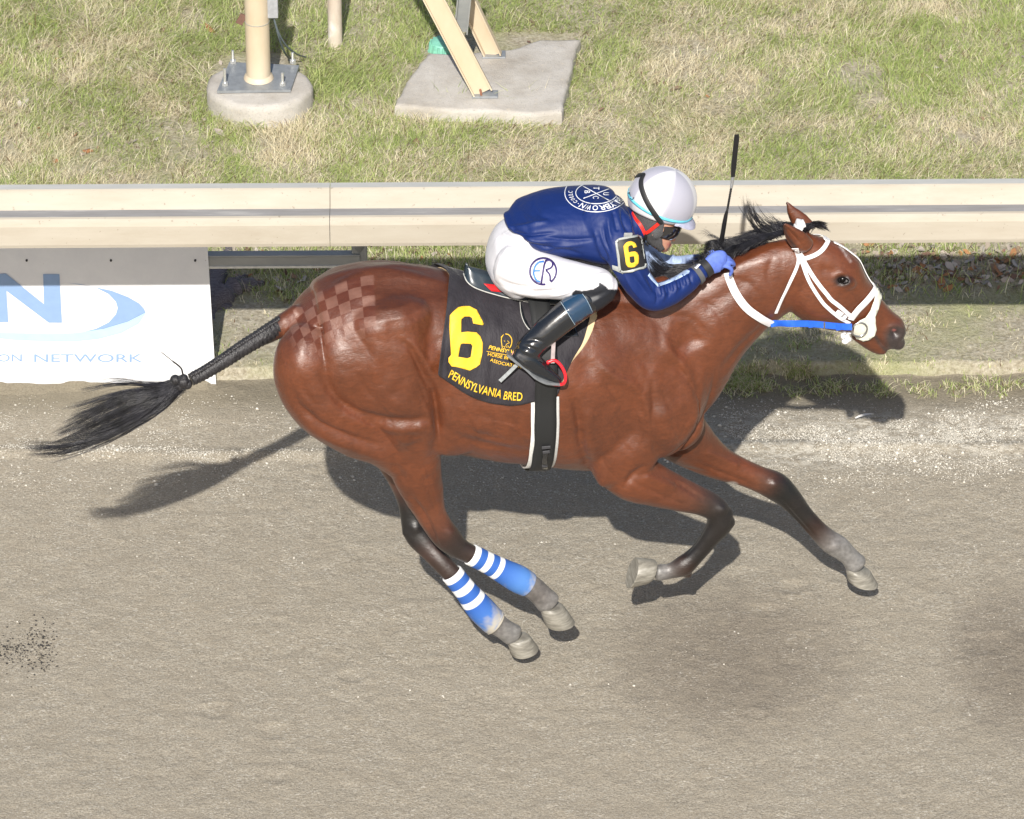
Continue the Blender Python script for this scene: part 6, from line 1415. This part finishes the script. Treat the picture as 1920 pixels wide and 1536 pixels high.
for az in A_:
    ex = math.cos(az/1.15*math.pi/2)**.6; p0 = hpt(az, math.radians(-14), .0); d = fH*math.cos(az)+lH*math.sin(az); rows.append([bm.verts.new(p) for p in (p0, p0+d*.016*ex-uH*.006, p0+d*.032*ex-uH*.018*ex, p0+d*.034*ex-uH*.024*ex, p0+d*.014*ex-uH*.013)])
for a, b in zip(rows[:-1], rows[1:]):
    for j in range(4): bm.faces.new((a[j], b[j], b[j+1], a[j+1]))
bm_obj('peak', bm, simple('lilac_peak', (.45, .45, .58), .45), smooth=True, parent=helmet)
def hvec(q, g=0):
    q = q/np.linalg.norm(q); f, l, u = q; rf = .133 if f > 0 else .124; ru = .126 if u > 0 else .115; return CH+fH*f*(rf+g)+lH*l*(.108+g)+uH*u*(ru+g), fH*f+lH*l+uH*u
LQ = []
for x_, y_ in curve_px([(1240, 417), (1225, 397), (1212, 375), (1204, 354), (1203, 340), (1207, 330)], 6):
    h_ = hitpx(tm, x_, y_)
    if h_: r_ = h_[0]-CH; f_c = r_@fH; u_c = r_@uH; LQ.append(V(f_c/(.133 if f_c > 0 else .124), (r_@lH)/.108, u_c/(.126 if u_c > 0 else .115)))
e_ = LQ[-1]; LQ += [e_*(1-t)+e_*V(1, -1, 1)*t for t in (.2, .4, .6, .8)]+[q*V(1, -1, 1) for q in LQ[::-1]]
P_, N_ = zip(*[hvec(q, .003) for q in LQ])
ribbon('goggle_strap', P_, N_, .020, .0025, mblk, helmet)
v_, f_ = line_poly([(1180, 363), (1183, 362), (1184, 369)], 1.4); decal('band_mark', v_, f_, tm, .006, mdark, helmet, 4); v_, f_ = line_poly([(1184, 371), (1188, 374), (1191, 370)], 1.4); decal('band_mark', v_, f_, tm, .006, mdark, helmet, 4)
# knitted face cover, red harness, goggles
mknit = M('charcoal_knit'); kn = mknit.node('ShaderNodeTexVoronoi'); kn.inputs['Scale'].default_value = 330; mknit.l.new(mknit.coord(), kn.inputs['Vector']); mknit.set(base=mknit.ramp(kn.outputs['Distance'], [(.1, (.02, .02, .021)), (.5, (.085, .085, .09))]), rough=.85); mknit.bump(kn.outputs['Distance'], .5, .002)
decal('face_cover', *poly([[(1187, 395), (1200, 396), (1215, 401), (1232, 408), (1245, 419), (1243, 432), (1241, 445), (1242, 458), (1246, 466), (1239, 471), (1229, 468), (1220, 460), (1213, 450), (1206, 438), (1198, 425), (1190, 410)]]), th, .004, mknit.m, person, 4, .003)
mredh = simple('red_harness', (.72, .03, .02), .35)
for p in ([(1190, 398), (1196, 412), (1202, 425), (1209, 437)], [(1208, 435), (1217, 432), (1226, 424), (1235, 416)]): P_, N_ = trace(curve_px(p), th, .009); ribbon('red_harness', P_, N_, .013, .003, mredh, person)
P_, N_ = trace(curve_px([(1209, 435), (1211, 444), (1210, 458), (1213, 468)]), th, .010); ribbon('chin_strap', P_, N_, .011, .003, mblk, person)
mlens = M('dark_lens'); mlens.set(base=(.012, .012, .014), rough=.04, spec=.8, coat=1.0, coatr=.02)
GC = H.aty(1254, 421, 0); bm = bm_new(); rows = []
for az in np.linspace(-1.62, 1.62, 49):
    R1, dz = .080+.004*math.cos(az), .030*(1-.25*(az/1.62)**2); c = GC+fH*(-.036); rows.append([bm.verts.new(c+fH*(R1*math.cos(az)-.010*abs(t_)**2)+lH*math.sin(az)*.080+uH*(dz*t_*1.05)) for t_ in np.linspace(-1, 1, 9)])
for a, b in zip(rows[:-1], rows[1:]):
    for j in range(8): bm.faces.new((a[j], b[j], b[j+1], a[j+1]))
go = bm_obj('goggles', bm, mlens.m, smooth=True, parent=person); s = go.modifiers.new('s', 'SOLIDIFY'); s.thickness = .004
# whip
whip = empty('whip', 'black riding whip held upright beside the mane', 'whip', yaw=YAW)
wp = lambda a, b, y=.045: H.aty(a, b, y)
mwh = simple('whip_black', (.012, .012, .014), .3); msil = simple('whip_silver', (.42, .43, .44), .3, metal=.6)
bm = bm_new(); tube(bm, [wp(1346, 492), wp(1351, 462), wp(1355, 438), wp(1358, 420), wp(1361, 404), wp(1363, 396)], [.010, .0095, .0085, .0085, .0072, .005], 14); bm_obj('grip', bm, mwh, smooth=True, parent=whip)
bm = bm_new(); pts = [wp(1363+(1371.5-1363)*u, 398+(350-398)*u) for u in np.linspace(0, 1, 60)]; tube(bm, pts, [.0042+.0007*math.sin(i*1.6) for i in range(60)], 10); bm_obj('shaft', bm, mwh, smooth=True, parent=whip)
bm = bm_new(); tube(bm, [wp(1371, 352), wp(1372.5, 344), wp(1374, 330)], [.0055, .0058, .0065], 12); bm_obj('ferrule', bm, msil, smooth=True, parent=whip)
P_ = np.array([wp(1373.8, 332), wp(1375.5, 310), wp(1378, 285), wp(1380.5, 262), wp(1381, 252)]); Q = cr(P_, 5); ribbon('flap', Q, np.tile(V(.15, -.9, .4), (len(Q), 1)), [.014, .020, .019, .020, .016], .007, mwh, whip)
# the rider's shadow side of the collar: a fold of scarf at the neck
